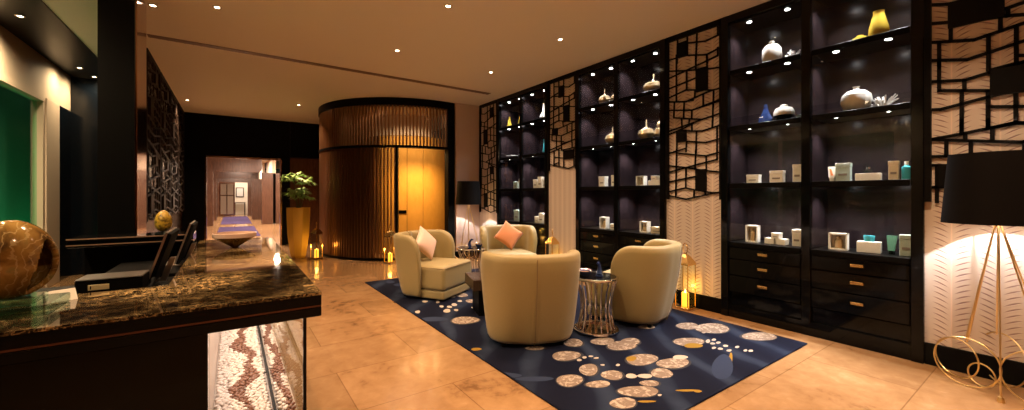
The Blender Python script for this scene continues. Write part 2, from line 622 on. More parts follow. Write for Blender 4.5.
RUGE = [(3527, 2136, 90, -63, -85, -52, 0), (3657, 1967, 122, -85, -143, -77, 0), (3781, 1618, 125, -88, -108, -46, 0), (3155, 1897, 100, -70, -93, -56, 0), (3105, 1829, 59, -41, -53, -31, 1), (2569, 2324, 85, -59, -61, -55, 0), (2761, 2189, 70, -49, -60, -47, 0), (2623, 2168, 92, -64, -85, -70, 0), (2343, 2443, 60, -42, -68, -71, 0), (2107, 2277, 88, -62, -64, -69, 0), (2528, 1896, 99, -69, -84, -63, 0), (2473, 1952, 32, -22, -39, -31, 1), (2660, 1726, 97, -68, -82, -53, 0), (2070, 2004, 50, -35, -75, -73, 0), (2138, 1850, 59, -41, -58, -50, 0), (2445, 1672, 63, -44, -67, -46, 0), (1846, 1961, 68, -48, -63, -67, 0), (1962, 1813, 65, -46, -36, -33, 0), (2099, 1601, 99, -69, -61, -47, 0), (1906, 1564, 68, -48, -47, -39, 0), (2247, 1628, 55, -38, -34, -25, 0), (2312, 1711, 40, -28, -29, -21, 2), (2235, 1765, 32, -22, -28, -22, 2), (3188, 2343, 67, -47, -49, -36, 0), (3101, 1526, 12, -8, -99, -48, 1), (2903, 1486, 60, -42, -221, -113, 3), (2800, 1755, 51, -35, -35, -21, 2), (3298, 1812, 16, -11, -39, -21, 2), (3278, 1761, 17, -12, -25, -13, 2), (3336, 1744, 16, -11, -26, -13, 2), (3193, 1705, 15, -10, -24, -12, 2), (3217, 1666, 17, -12, -24, -12, 2), (3314, 1673, 17, -12, -25, -12, 2), (3238, 1607, 17, -12, -24, -11, 2), (3367, 1606, 15, -10, -25, -12, 2), (3345, 1532, 13, -9, -24, -11, 2), (3373, 1505, 15, -10, -25, -11, 2), (2131, 2159, 16, -11, -14, -15, 2), (2198, 2171, 14, -10, -15, -15, 2), (2254, 2158, 14, -10, -12, -11, 2), (2263, 2112, 16, -11, -12, -11, 2), (2117, 1902, 13, -9, -13, -12, 2), (2300, 1935, 13, -9, -15, -13, 2), (2209, 1999, 13, -9, -11, -10, 2), (2165, 1495, 10, -7, -12, -8, 2), (2361, 1429, 60, -42, -13, -8, 1), (2403, 1386, 22, -15, -14, -8, 1), (2034, 1494, 43, -30, -11, -8, 1), (3372, 1801, 16, -11, -26, -14, 2), (3474, 1949, 15, -10, -21, -12, 0), (1887, 3494, 112, -78, -54, -101, 0), (2281, 4089, 45, -31, -38, -69, 0), (2329, 4407, 63, -44, -50, -95, 0), (1880, 3889, 32, -22, -29, -60, 2), (2053, 4060, 27, -18, -27, -53, 2), (1970, 4011, 23, -16, -19, -39, 2), (1904, 4076, 19, -14, -18, -39, 2), (1972, 3857, 19, -13, -18, -36, 2), (1946, 4265, 17, -12, -19, -43, 2), (2176, 4162, 20, -14, -22, -42, 2), (2003, 2533, 60, -42, -28, -35, 0), (1890, 5397, 66, -46, -30, -87, 3), (1846, 5653, 51, -35, -30, -94, 3), (1604, 2785, 33, -23, -15, -26, 1), (1609, 4031, 22, -15, -19, -49, 2), (1837, 4380, 27, -19, -18, -44, 2), (2196, 4391, 29, -20, -23, -46, 2), (2182, 3828, 26, -18, -21, -36, 2), (1741, 4775, 110, -77, -31, -86, 3), (1649, 3702, 119, -83, -28, -64, 3), (1526, 2274, 102, -72, -24, -36, 3), (1667, 2109, 100, -70, -23, -29, 3)]

# ================================================================== the setting
H = 3.1
XR = 4.22          # face of the textured panels on the cabinet wall
XB = 4.64          # solid wall behind the cabinets
YB = 11.46         # dark end wall with the doorway
YE = 28.9          # end of the corridor

b = new(); box(b, -3.2, -1.8, -.06, 4.8, YE + 3, 0); struct('floor', b, MF, smooth=False)
b = new(); box(b, -1.48, -1.8, H, 4.8, YB + .3, H + .1); struct('ceiling', b, MCEIL, smooth=False)
b = new(); box(b, -2.1, -1.8, H - .012, -1.48, 9.1, H + .1); struct('ceiling_black_strip', b, MBLACKCEIL, smooth=False)
b = new(); box(b, XB, -1.8, 0, XB + .1, 7.4, H); struct('wall_right', b, MCABIN, smooth=False)
b = new(); box(b, 3.685, 7.2, 0, 4.8, 7.3, H); struct('wall_back_corner', b, MPINKWALL, smooth=False)
b = new(); box(b, -3.2, -1.9, 0, 4.8, -1.8, H); struct('wall_front', b, MWOOD, smooth=False)
# end wall with the doorway: three pieces of one wall
b = new()
box(b, -1.0, YB, 0, -.51, YB + .14, H)
box(b, -.51, YB, 2.15, 1.02, YB + .14, H)
box(b, 1.02, YB, 0, 1.2, YB + .14, H)
struct('wall_back', b, MBLACKM, smooth=False)
b = new(); box(b, 1.2, YB - .02, 2.2, 4.8, YB + .14, H); struct('wall_back_header', b, MBLACKM, smooth=False)
b = new(); box(b, 1.2, YB + .3, 0, 4.8, YB + .4, 2.4); struct('wall_back_recess', b, MWOOD, smooth=False)
# doorway trim
b = new()
box(b, -.51, YB - .012, 0, -.475, YB + .15, 2.15)
box(b, .985, YB - .012, 0, 1.02, YB + .15, 2.15)
box(b, -.51, YB - .012, 2.115, 1.02, YB + .15, 2.15)
struct('trim_1', b, MBRONZEMIR, smooth=False)

# left side: long wall, pier, alcove with green window
b = new(); box(b, -1.02, 5.28, 0, -.9, YB + .14, H); struct('wall_left', b, MDARKWOOD, smooth=False)
b = new(); box(b, -.93, 4.77, 0, -.70, 5.28, H); struct('wall_left_pier', b, MBLACKM, smooth=False)
b = new(); box(b, -.70, 4.79, 0, -.686, 5.26, H, .003); struct('trim_2', b, MBRONZEMIR, smooth=False)
b = new(); box(b, -2.15, 9.0, 0, -1.0, 9.1, H); struct('wall_left_alcove', b, MNAVY, smooth=False)
b = new()
box(b, -2.2, -1.8, 2.55, -2.05, 9.0, H)
box(b, -2.2, -1.8, 0, -2.05, 2.0, 2.55)
struct('wall_left_window', b, MCREAM, smooth=False)
b = new(); box(b, -2.14, 7.95, 0, -2.03, 8.45, 2.55, .01); struct('trim_3', b, MCREAM, smooth=False)
b = new(); box(b, -2.2, 8.45, 0, -2.05, 9.0, 2.55); struct('wall_left_return', b, MNAVY, smooth=False)
b = new(); box(b, -2.12, 2.0, .1, -2.10, 7.95, 2.55); wn = struct('window_1', b, MGREENGLASS, smooth=False)
b = new()
box(b, -2.14, 2.0, 2.49, -2.04, 7.95, 2.56)
box(b, -2.14, 2.0, 0, -2.04, 7.95, .1)
for yy in (2.0, 4.0, 5.9, 7.88):
    box(b, -2.14, yy, .1, -2.045, yy + .07, 2.49)
obj('window_frame', b, MCREAM, wn, smooth=False)
b = new(); box(b, -3.2, -1.8, 0, -3.1, 14.5, 3.4); struct('wall_outside', b, MEXTG, smooth=False)

# textured panels between the cabinets (blocks reaching back to the wall)
PAN = [(6.465, 7.2), (4.315, 4.97), (2.16, 2.82), (-1.8, .665)]
for i, (y0, y1) in enumerate(PAN):
    b = new(); box(b, 0, 0, .155, XB - XR, y1 - y0, H)
    struct('wall_right_panel', b, MFEATHER, smooth=False, loc=(XR, y0, 0))
    b = new(); box(b, XR - .018, y0, 0, XB, y1, .158, .004); struct('baseboard_right', b, MBLACKM, smooth=False)
b = new(); box(b, 3.62, 7.182, 0, XR, 7.2, .12, .004); struct('baseboard_back', b, MBLACKM, smooth=False)

# ------------------------------------------------------------------ corridor beyond the doorway: three spaces in a row
Y1, Y2 = 20.0, 24.3
b = new(); box(b, -1.5, YB + .14, 2.9, 2.5, YE + .1, 3.0); struct('ceiling_corridor', b, MCREAM, smooth=False)
for (xa, xc, ya, yb_) in ((-1.3, 2.3, YB + .41, Y1), (-.85, 1.45, Y1, Y2), (-.85, 1.30, Y2, YE)):
    b = new(); box(b, xa - .1, ya, 0, xa, yb_, 2.9); struct('wall_corridor_left', b, MCORRWOOD, smooth=False)
    b = new(); box(b, xc, ya, 0, xc + .1, yb_, 2.9); struct('wall_corridor_right', b, MCREAM, smooth=False)
for (ya, xl, x0, x1, xr, zt, zh) in ((Y1, -1.3, -.62, 1.04, 2.3, 2.2, 2.86), (Y2, -.85, -.62, .83, 1.45, 2.08, 2.42)):
    b = new()
    box(b, xl, ya, 0, x0, ya + .25, 2.9, .01)
    struct('wall_corridor_panel', b, MCORRWOOD, smooth=False)
    b = new()
    box(b, x1, ya, .0, xr, ya + .25, zt, .01)
    struct('wall_corridor_panel', b, MCORRWOOD, smooth=False)
    b = new()
    quad_prism(b, [(x0, ya - .03, zh), (x0, ya - .03, zt), (x1 - .10, ya - .03, zt), (x1 - .03, ya - .03, zt + .07), (x1, ya - .03, zt + .17), (x1, ya - .03, zh)], (0, 1, 0), .26)
    struct('trim_portal', b, MCORRWOOD, smooth=False)
# end wall with a glazed double door: left leaf shut, right leaf open on a bright room
b = new()
box(b, -.9, YE, 0, -.62, YE + .1, 2.9); box(b, .77, YE, 0, 1.4, YE + .1, 2.9); box(b, -.62, YE, 2.0, .77, YE + .1, 2.9)
struct('wall_corridor_end', b, MCORRWOOD, smooth=False)
b = new(); box(b, -2, YE + 2.6, 0, 3, YE + 2.7, 2.9); struct('wall_beyond', b, MCREAM, smooth=False)
b = new(); box(b, -2, YE + .1, 2.6, 3, YE + 2.7, 2.7); struct('ceiling_beyond', b, MCREAM, smooth=False)
b = new()
for x0_, x1_ in ((-.62, -.55), (.07, .14)):
    box(b, x0_, YE + .02, 0, x1_, YE + .07, 2.0)
box(b, -.55, YE + .02, 0, .07, YE + .07, .12); box(b, -.55, YE + .02, 1.9, .07, YE + .07, 2.0); box(b, -.55, YE + .02, 1.2, .07, YE + .07, 1.25); box(b, -.27, YE + .02, .12, -.22, YE + .07, 1.9)
d1 = struct('door_1', b, MBRONZEMIR, smooth=False)
b = new(); box(b, -.55, YE + .04, .12, .07, YE + .05, 1.9); obj('door_pane', b, mat('smoked bronze glass', (.16, .12, .09), .15), d1, smooth=False)
pc = thing('framed_picture', 'small dark framed picture on the bright wall beyond the open corridor door', 'picture', (.42, YE + 2.58, 1.12))
b = new(); box(b, -.22, -.03, 0, .22, .015, .62, .01); obj('picture_frame', b, MDARKWOOD, pc, smooth=False)
b = new(); box(b, -.17, -.035, .05, .17, -.028, .57); obj('picture_print', b, mat('grey print', (.55, .48, .40), .6), pc, smooth=False)
cb = thing('console_table', 'low dark console table under the picture beyond the corridor door', 'table', (.42, YE + 2.35, 0))
b = new(); box(b, -.3, -.15, .72, .3, .15, .78, .005); obj('table_top', b, MDARKWOOD, cb, smooth=False)
for sx in (-.26, .26):
    for sy in (-.12, .12):
        b = new(); box(b, sx - .025, sy - .025, 0, sx + .025, sy + .025, .72); obj('leg', b, MDARKWOOD, cb, smooth=False)
for i, (y0, y1, lb) in enumerate(((14.4, 19.0, 'violet runner carpet nearest the doorway on the corridor floor'), (20.8, 28.0, 'violet runner carpet at the far end of the corridor floor'))):
    b = new(); box(b, -.40, y0, 0, .72, y1, .012, .004, 1)
    tag(obj('runner_carpet', b, MRUNNER, smooth=False), lb, 'carpet')
MDIFF = mat('lit diffuser', (1, 1, 1), .5, emit=(1, .82, .66), estr=4)
for i, (xx, yy, pw) in enumerate(((.5, 13.6, 1.0), (1.6, 17.8, .9), (.3, 21.6, .7), (.3, 26.0, .7))):
    nm = ('nearest the doorway', 'by the right wall before the first portal', 'between the two portals', 'before the far glass door')[i]
    t = thing('ceiling_light', 'flat glowing corridor ceiling light, %s' % nm, 'light', (xx, yy, 2.9))
    b = new(); box(b, -.30, -.40, -.03, .30, .40, 0, .004, 1); obj('light_frame', b, MTRIM, t, smooth=False)
    b = new(); box(b, -.26, -.36, -.034, .26, .36, -.0301); obj('diffuser', b, MDIFF, t, smooth=False)
    light('corridor_lamp', 'AREA', (0, 0, -.05), P_CORR * pw, SOFTWARM, t, .5, .7)
light('end_room_lamp', 'AREA', (.5, YE + 1.3, 2.55), 110, (1, .86, .74), None, 1.5, 1.5)

# ------------------------------------------------------------------ ceiling fittings
b = new(); box(b, -.8, 6.15, H - .006, 3.85, 6.26, H - .0004)
for k in range(60):
    x = -.78 + k * (4.60 / 59)
    box(b, x - .004, 6.155, H - .012, x + .004, 6.255, H - .0055)
sl = obj('slot_diffuser', b, MSLOT, smooth=False)
tag(sl, 'long narrow linear air slot diffuser crossing the brown ceiling', 'air vent')

DL = [(1.73, 3.55, 'nearer light of the pair over the near tub chair and rug'),
      (3.19, 3.55, 'next to the cabinet wall beside the middle cabinet'),
      (1.73, 5.02, 'over the bare floor between the rug and the drum enclosure'),
      (3.19, 5.10, 'nearest the far cabinet'),
      (-.12, 4.88, 'over the far end of the marble counter'),
      (-.63, 5.19, 'beside the dark pier and lattice wall'),
      (-.71, 9.98, 'furthest back beside the dark end wall'),
      (1.12, 9.2, 'added to brighten the gold planter, left of the drum enclosure'),  # added fitting, only there to light the pot and palm
      (1.73, 2.05, 'over the near edge of the rug'),
      (3.19, 2.05, 'over the near corner of the rug by the near cabinet'),
      (3.19, .55, 'added out of view by the near floor lamp'),  # this and the next five: added unseen, for bounce onto the ceiling
      (1.73, .55, 'added out of view over the bare floor in the foreground'),
      (.25, .55, 'added out of view over the floor in front of the desk'),
      (.25, -.9, 'added out of view near the front wall, on the desk side'),
      (1.73, -.9, 'added out of view in the middle near the front wall'),
      (3.19, -.9, 'added out of view near the front wall, on the cabinet side'),
      (.10, 2.9, 'over the near part of the marble counter')]
dl0 = None
for i, (x, y, lb) in enumerate(DL):
    lab = 'small round ceiling downlight ' + lb
    if dl0 is None:
        dl0 = thing('ceiling_downlight', lab, 'downlight', (x, y, H), 0, 'recessed ceiling downlights')
        b = new(); lathe(b, [(.022, -.001), (.038, -.001), (.038, -.007), (.023, -.007), (.022, -.001)], 20); obj('trim_ring', b, MTRIM, dl0)
        b = new(); lathe(b, [(0, -.003), (.022, -.003)], 16); obj('lens', b, MLENS, dl0)
        light('downlight_lamp', 'SPOT', (0, 0, -.02), P_CEIL, WARM, dl0, .03, spot=105, blend=.9)
    else:
        c_ = dup(dl0, (x, y, H), 0, lab)
        if 'planter' in lb:
            for ch in c_.children:
                if ch.type == 'LIGHT':
                    ch.data = ch.data.copy(); ch.data.energy = P_CEIL * 2.2
ww0 = None
for x, y, lb in ((-1.78, 6.25, 'nearest visible of three in the black ceiling strip by the green window'),
                 (-1.80, 8.30, 'middle of three in the black ceiling strip by the window post'),
                 (-1.75, 8.80, 'furthest of three in the black ceiling strip by the navy alcove wall'),
                 (-1.74, 4.3, 'added out of view in the black ceiling strip, above the desk staff side'),  # this one and the next are added unseen, to brighten the cream wall
                 (-1.74, 2.4, 'added out of view in the black ceiling strip, nearest the front wall')):
    if ww0 is None:
        ww0 = dup(dl0, (x, y, H - .012), 0, 'round recessed downlight, ' + lb, 'wall-washer downlights in the black strip')
        for ch in ww0.children:
            if ch.type == 'LIGHT':
                ch.data = ch.data.copy()
                ch.data.energy = P_WASH
                ch.data.spot_size = math.radians(165)
                ch.data.spot_blend = 1.0
                ch.data.color = (1.0, .74, .44)
    else:
        c_ = dup(ww0, (x, y, H - .012), 0, 'round recessed downlight, ' + lb)
        if y > 8:
            for ch in c_.children:
                if ch.type == 'LIGHT':
                    ch.data = ch.data.copy()
                    ch.data.energy = P_WASH * .17
# light falling on the yard wall seen through the green window
light('yard_lamp', 'AREA', (-2.6, 9.0, .15), P_GREEN, (.35, 1.0, .62), None, .4, 9.5, rot=(PI, math.radians(-20), 0))

# ================================================================== slatted drum enclosure
CX, CY, R = 3.42, 9.15, 1.90


def hit(u):
    """angle on the drum, seen along a direction from the room's viewpoint axis"""
    a = (u - 512) / 399
    dx, dy = .5744 + a * .8186, .8186 - a * .5744
    A = dx * dx + dy * dy
    B = -2 * (dx * CX + dy * CY)
    Cc = CX * CX + CY * CY - R * R
    t = (-B - math.sqrt(max(B * B - 4 * A * Cc, 0))) / (2 * A)
    return math.atan2(dy * t - CY, dx * t - CX)


TH_L = math.radians(165)          # hidden far-left end, angle measured the long way round
TH_D0 = hit(397.5) % (2 * PI)     # left edge of the opening
TH_D1 = hit(446.5) % (2 * PI)     # right edge of the opening
TH_R = hit(454) % (2 * PI)
TH_B = hit(372) % (2 * PI)        # where the solid backing of the lower slats ends


def arc(r, t0, t1, n):
    return [(CX + r * math.cos(t0 + (t1 - t0) * i / n), CY + r * math.sin(t0 + (t1 - t0) * i / n)) for i in range(n + 1)]


def curved(bm, r0, r1, t0, t1, z0, z1, n=40):
    a, c = arc(r0, t0, t1, n), arc(r1, t0, t1, n)
    P = a + c[::-1]
    lo = [bm.verts.new((x, y, z0)) for x, y in P]
    hi = [bm.verts.new((x, y, z1)) for x, y in P]
    k = len(P)
    for i in range(n):
        j = k - 1 - i
        bm.faces.new((lo[i], lo[i + 1], lo[j - 1], lo[j]))
        bm.faces.new((hi[i], hi[j], hi[j - 1], hi[i + 1]))
    for i in range(k):
        bm.faces.new((lo[i], hi[i], hi[(i + 1) % k], lo[(i + 1) % k]))


def slat(bm, th, z0, z1, w=.036, dep=.045):
    c, s_ = math.cos(th), math.sin(th)
    tx, ty = -s_, c
    r0, r1 = R - dep, R
    P = []
    for rr, ww in ((r0, -w / 2), (r1, -w * .32), (r1, w * .32), (r0, w / 2)):
        P.append((CX + c * rr + tx * ww, CY + s_ * rr + ty * ww, z0))
    quad_prism(bm, P, (0, 0, 1), z1 - z0)


dr = thing('slatted_drum_enclosure', 'tall curved lift enclosure of dark bronze vertical slats with a golden veneer opening', 'enclosure', (0, 0, 0))
b = new(); curved(b, R - .12, R + .02, TH_L, TH_R, 2.96, H - .001); obj('top_band', b, MBLACKM, dr, ang=30)
b = new(); curved(b, R - .12, R + .012, TH_L, TH_R, 2.155, 2.20); obj('transom', b, MBLACKM, dr, ang=30)
b = new(); curved(b, R - .09, R - .045, TH_L, TH_B, .05, 2.155); obj('lower_backing', b, MWOOD, dr, ang=30)
b = new(); curved(b, R - .09, R + .012, TH_L, TH_D0, 0, .05); obj('plinth', b, MBLACKM, dr, ang=30)
step = .066 / R
b = new()
th = TH_R - .02
while th > TH_L:
    slat(b, th, 2.20, 2.96); th -= step
obj('upper_slats', b, MBRONZE, dr, smooth=False)
b = new()
th = TH_D0 - .03
while th > TH_L:
    slat(b, th, .05, 2.155); th -= step
obj('lower_slats', b, MBRONZE, dr, smooth=False)


def post(t, w_, z0, z1, r0, r1, nm, m):
    c, s_ = math.cos(t), math.sin(t)
    bb = new()
    P = [(CX + c * rr - s_ * ww, CY + s_ * rr + c * ww, z0) for rr, ww in ((r0, -w_ / 2), (r1, -w_ / 2), (r1, w_ / 2), (r0, w_ / 2))]
    quad_prism(bb, P, (0, 0, 1), z1 - z0)
    return obj(nm, bb, m, dr, smooth=False)


post(TH_D0 - .008, .05, 0, 2.155, R - .10, R + .015, 'jamb', MBLACKM)
post((TH_D1 + TH_R) / 2 + .008, .15, 0, 2.96, R - .12, R + .02, 'corner_post', MBLACKM)
# golden veneer panels a little inside the opening
RI = R - .85
ts = [TH_D0 - .5, TH_D0 + (TH_D1 - TH_D0) * .16, TH_D0 + (TH_D1 - TH_D0) * .80, TH_D1 + .75]
for i in range(3):
    bb = new(); curved(bb, RI - .03, RI, ts[i] + .004, ts[i + 1] - .004, .02, 2.5, 8)
    obj('veneer_panel', bb, MGOLDWOOD, dr, ang=30)
bb = new(); curved(bb, RI - .04, RI - .031, ts[0], ts[3], .02, 2.5, 16); obj('panel_backing', bb, MDARKWOOD, dr, ang=30)
bb = new(); curved(bb, RI, RI + .012, TH_D0 - .17, ts[1] - .01, .86, .93, 4); obj('letter_slot', bb, MBLACKM, dr, ang=30)
bb = new(); curved(bb, RI - .03, RI, TH_L + .1, TH_R, 2.51, 2.93, 30); obj('upper_inner_wall', bb, MCREAM, dr, ang=30)
bb = new(); curved(bb, RI - .05, R - .1, TH_L, TH_R, 2.94, 2.959, 30); obj('inner_soffit', bb, MCREAM, dr, ang=30)
bb = new(); curved(bb, RI - .06, RI - .032, TH_L, TH_R, .0, 2.94, 30); obj('core_wall', bb, MDARKWOOD, dr, ang=30)
for k, f in enumerate((-.9, -.15, .3, .8)):
    tt = TH_D0 + (TH_D1 - TH_D0) * f
    light('drum_lamp', 'SPOT', (CX + math.cos(tt) * (R - .27), CY + math.sin(tt) * (R - .27), 2.92), P_DRUM * (.25 if k == 0 else .8), (1, .68, .40), dr, .04, spot=150, blend=.8)
for k, f in enumerate((.15, .5, .85)):
    tt = TH_D0 + (TH_D1 - TH_D0) * f
    light('door_lamp', 'SPOT', (CX + math.cos(tt) * (R - .16), CY + math.sin(tt) * (R - .16), 2.18), P_DRUM * 1.6, (1, .60, .22), dr, .04, spot=150, blend=.8)

# ================================================================== lattice screens on the textured panels
def parse(s):
    return [[tuple(int(q) / 1000 for q in p.split(',')) for p in l.split()] for l in s.split('|')]


def lattice(name, label, loc, lines, squares, width, zlo, zhi, m=MLATT, flip=False, bw=.016, frame=True, rot=0):
    """open grid of square bars; s runs along the wall from the far edge, bars 18 mm deep"""
    t = thing(name, label, 'screen', loc, rot, 'geometric lattice screens')
    b = new()
    for l in lines:
        for p, q in zip(l, l[1:]):
            p, q = Vector((0, -p[0], p[1])), Vector((0, -q[0], q[1]))
            d = q - p
            if d.length < 1e-4:
                continue
            d.normalize()
            p, q = p - d * bw * .4, q + d * bw * .4
            nn = d.cross(Vector((1, 0, 0))) * (bw / 2)
            quad_prism(b, [p + nn, q + nn, q - nn, p - nn], (-1, 0, 0), .012)
    obj('bars', b, m, t, smooth=False)
    for (a, z1, c, z0) in squares:
        b = new(); box(b, -.022, -c, z0, 0, -a, z1, .002, 1); obj('solid_square', b, m, t, smooth=False)
    if frame:
        b = new()
        box(b, -.03, -.035, zlo, 0, 0, zhi)
        box(b, -.03, -width, zlo, 0, -width + .02, zhi)
        box(b, -.03, -width, zhi - .06, 0, 0, zhi)
        obj('screen_frame', b, m, t, smooth=False)
    return t


XL = 4.205
L3, L2, L4 = parse(LAT_P3), parse(LAT_P2), parse(LAT_P4)
lattice('lattice_screen', 'black lattice screen on the panel between the nearest two cabinets, behind the brass lantern', (XL + .012, 2.816, 0), L3, SQ_P3, .654, 1.2, 3.099)
lattice('lattice_screen', 'shortest black lattice screen, high on the narrow panel between the middle and far cabinets', (XL + .012, 4.97, 0), L2, SQ_P2, .655, 1.64, 3.099)
lattice('lattice_screen', 'large black lattice screen on the panel behind the near floor lamp', (XL + .012, .664, 0), L4, SQ_P4, .70, 1.2, 3.099, bw=.021)
# far screen: the same kind of pattern running lower
sc = lambda z: .90 + (z - 1.2) * (2.18 / 1.88)
L1 = [[(.655 - s_, sc(z)) for s_, z in l] for l in L3]
S1 = [(.655 - c, sc(z1), .655 - a, sc(z0)) for a, z1, c, z0 in SQ_P3]
lattice('lattice_screen', 'farthest black lattice screen beside the back floor lamp', (XL + .012, 7.15, 0), L1, S1, .66, .9, 3.099)
# dark bronze screens along the left wall
for i, y1 in enumerate((7.85, 9.05, 10.25, 11.455)):
    LL = [[(s_ * 1.7, sc(z)) for s_, z in l] for l in L3]
    SS = [(a * 1.7, sc(z1), c * 1.7, sc(z0)) for a, z1, c, z0 in SQ_P3]
    lb = ('nearest the dark pier', 'second back from the dark pier', 'third back from the dark pier', 'in the corner by the dark end wall')[i]
    lattice('lattice_screen', 'dark bronze lattice screen on the left wall, ' + lb, (-.868, y1, 0), LL, SS, 1.12, .9, 3.099, MBRZLATT, bw=.024)

# ================================================================== display cabinets
W2 = 1.495 / 2
SHZ = [.77, 1.37, 1.955, 2.53]


def make_cabinet(label, loc):
    """origin: middle of the front at floor level; x runs into the wall"""
    t = thing('display_cabinet', label, 'cabinet', loc, 0, 'glass fronted display cabinets')
    dpt = .42
    b = new()
    for y0, y1 in ((-W2, -W2 + .07), (W2 - .07, W2), (-.035, .035)):
        box(b, -.02 if abs(y0) > .1 else -.005, y0, .0, dpt, y1, H - .001, .004, 1)
    box(b, -.015, -W2 + .06, 3.02, dpt, W2 - .06, H - .001, .003, 1)
    box(b, -.005, -W2 + .06, 0, dpt, W2 - .06, .12)
    box(b, .03, -W2 + .06, .12, dpt, W2 - .06, .25)
    obj('carcass', b, MBLACK, t, smooth=False)
    b = new(); box(b, dpt - .02, -W2 + .07, .25, dpt - .001, W2 - .07, 3.02); obj('back_panel', b, MCABIN, t, smooth=False)
    b = new()
    for y0, y1 in ((W2 - .076, W2 - .0702), (.0352, .041), (-.041, -.0352), (-W2 + .0702, -W2 + .076)):
        box(b, .03, y0, .78, dpt - .02, y1, 3.015)
    obj('side_lining', b, MCABIN, t, smooth=False)
    for sgn in (-1, 1):
        ya, yb = (.042, W2 - .077) if sgn > 0 else (-W2 + .077, -.042)
        ym = (ya + yb) / 2
        for k, z in enumerate(SHZ + [3.04]):
            top = k == 4
            b = new()
            if top:
                box(b, .03, ya, 3.012, dpt - .021, yb, 3.0199)
            else:
                box(b, -.004, ya, z - .05, .02, yb, z, .003, 1)
                box(b, .018, ya, z - .03, dpt - .021, yb, z)
            s_ = obj('shelf' if not top else 'top_panel', b, MBLACKM, t, smooth=False)
            if k:
                zz = 3.012 if top else z - .03
                for yy in (ym - .17, ym + .17):
                    b = new(); lathe(b, [(0, -.004), (.015, -.004), (.021, -.002), (.021, 0)], 14, (.115, yy, zz)); obj('downlight', b, MLENSC, s_)
                    light('shelf_lamp', 'SPOT', (.115, yy, zz - .012), P_CAB, COOL, t, .018, spot=115, blend=.8)
        b = new(); box(b, .004, ya - .004, .772, .010, yb + .004, 3.016); obj('glass_door', b, MGLASS, t, smooth=False)
        for z0, z1 in ((.60, .715), (.435, .592), (.262, .427)):
            b = new(); box(b, .0, ya, z0, .03, yb, z1, .003, 1); d_ = obj('drawer', b, MBLACK, t, smooth=False)
            zm = (z0 + z1) / 2 + .01
            b = new()
            box(b, -.004, ym - .042, zm - .012, .0, ym + .042, zm + .012, .001, 1)
            box(b, -.014, ym - .042, zm + .004, -.004, ym + .042, zm + .012, .002, 1)
            obj('handle', b, MBRASS, d_, smooth=False)
    return t


cab3 = make_cabinet('black display cabinet nearest the camera, with white and yellow vases on its upper shelves', (4.2, 1.4125, 0))
cab2 = dup(cab3, (4.2, 3.5675, 0), 0, 'black display cabinet in the middle, with gilt gourd vases on its upper shelves')
cab1 = dup(cab3, (4.2, 5.7175, 0), 0, 'black display cabinet farthest back, behind the tub chair with the apricot cushion')


# ---- what stands on the shelves
XS = 4.36


def on_shelf(name, label, cat, y, k, parts, group=None, x=XS, rz=0):
    """k: shelf 0..3; parts: list of (part name, function filling a bmesh, material)"""
    if len(parts) == 1:
        b = new(); parts[0][1](b)
        o = obj(name, b, parts[0][2])
        o.location = (x, y, SHZ[k] + .001); o.rotation_euler = (0, 0, rz)
        return tag(o, label, cat, group)
    t = thing(name, label, cat, (x, y, SHZ[k] + .001), rz, group)
    for nm, f, m in parts:
        b = new(); f(b); obj(nm, b, m, t)
    return t


def prof(p, n=28, **kw):
    return lambda b: lathe(b, p, n, **kw)


def carton(name, label, y, k, w_, h, d=.09, m=MBOXW, x=XS, rz=.12, dz=0, open_=False, lid=True, group='cartons on the cabinet shelves'):
    t = thing(name, label, 'box', (x, y, SHZ[k] + dz + .001), rz, group)
    b = new()
    if open_:
        th_ = .012
        box(b, -d / 2, -w_ / 2, 0, d / 2, -w_ / 2 + th_, h); box(b, -d / 2, w_ / 2 - th_, 0, d / 2, w_ / 2, h)
        box(b, d / 2 - th_, -w_ / 2, 0, d / 2, w_ / 2, h); box(b, -d / 2, -w_ / 2, h - th_, d / 2, w_ / 2, h); box(b, -d / 2, -w_ / 2, 0, d / 2, w_ / 2, th_)
    else:
        box(b, -d / 2, -w_ / 2, 0, d / 2, w_ / 2, h * (.78 if lid else 1), .002, 1)
    obj('carton_body', b, m, t, smooth=False)
    if open_:
        b = new(); lathe(b, [(0, .0), (w_ * .2, 0), (w_ * .22, h * .5), (w_ * .1, h * .6), (w_ * .1, h * .72), (0, h * .72)], 12, (0, 0, .013)); obj('bottle_inside', b, MGILT, t)
    elif lid:
        b = new(); box(b, -d / 2 - .002, -w_ / 2 - .002, h * .79, d / 2 + .002, w_ / 2 + .002, h, .002, 1); obj('carton_lid', b, m, t, smooth=False)
        b = new(); box(b, -d / 2 - .003, -w_ * .3, h * .30, -d / 2 - .0005, w_ * .3, h * .42); obj('print_band', b, MBOXD, t, smooth=False)
    return t


def coral_bm(b, n, r, h, seed):
    rnd = random.Random(seed)
    for i in range(n):
        a = PI * 2 * rnd.random(); e = rnd.uniform(.15, 1.25)
        L = r * rnd.uniform(.7, 1.05)
        d = Vector((math.cos(a) * math.cos(e) * .6, math.cos(a + .4) * math.cos(e), math.sin(e) * h / r))
        p0 = Vector((0, 0, .012)); p1 = p0 + d * L * .5; p2 = p0 + d * L + Vector((0, rnd.uniform(-.01, .01), rnd.uniform(0, .015)))
        tube(b, [p0, p1, p2], [.008, .007, .004], 6)
    box(b, -.03, -.03, 0, .03, .03, .016, .006)


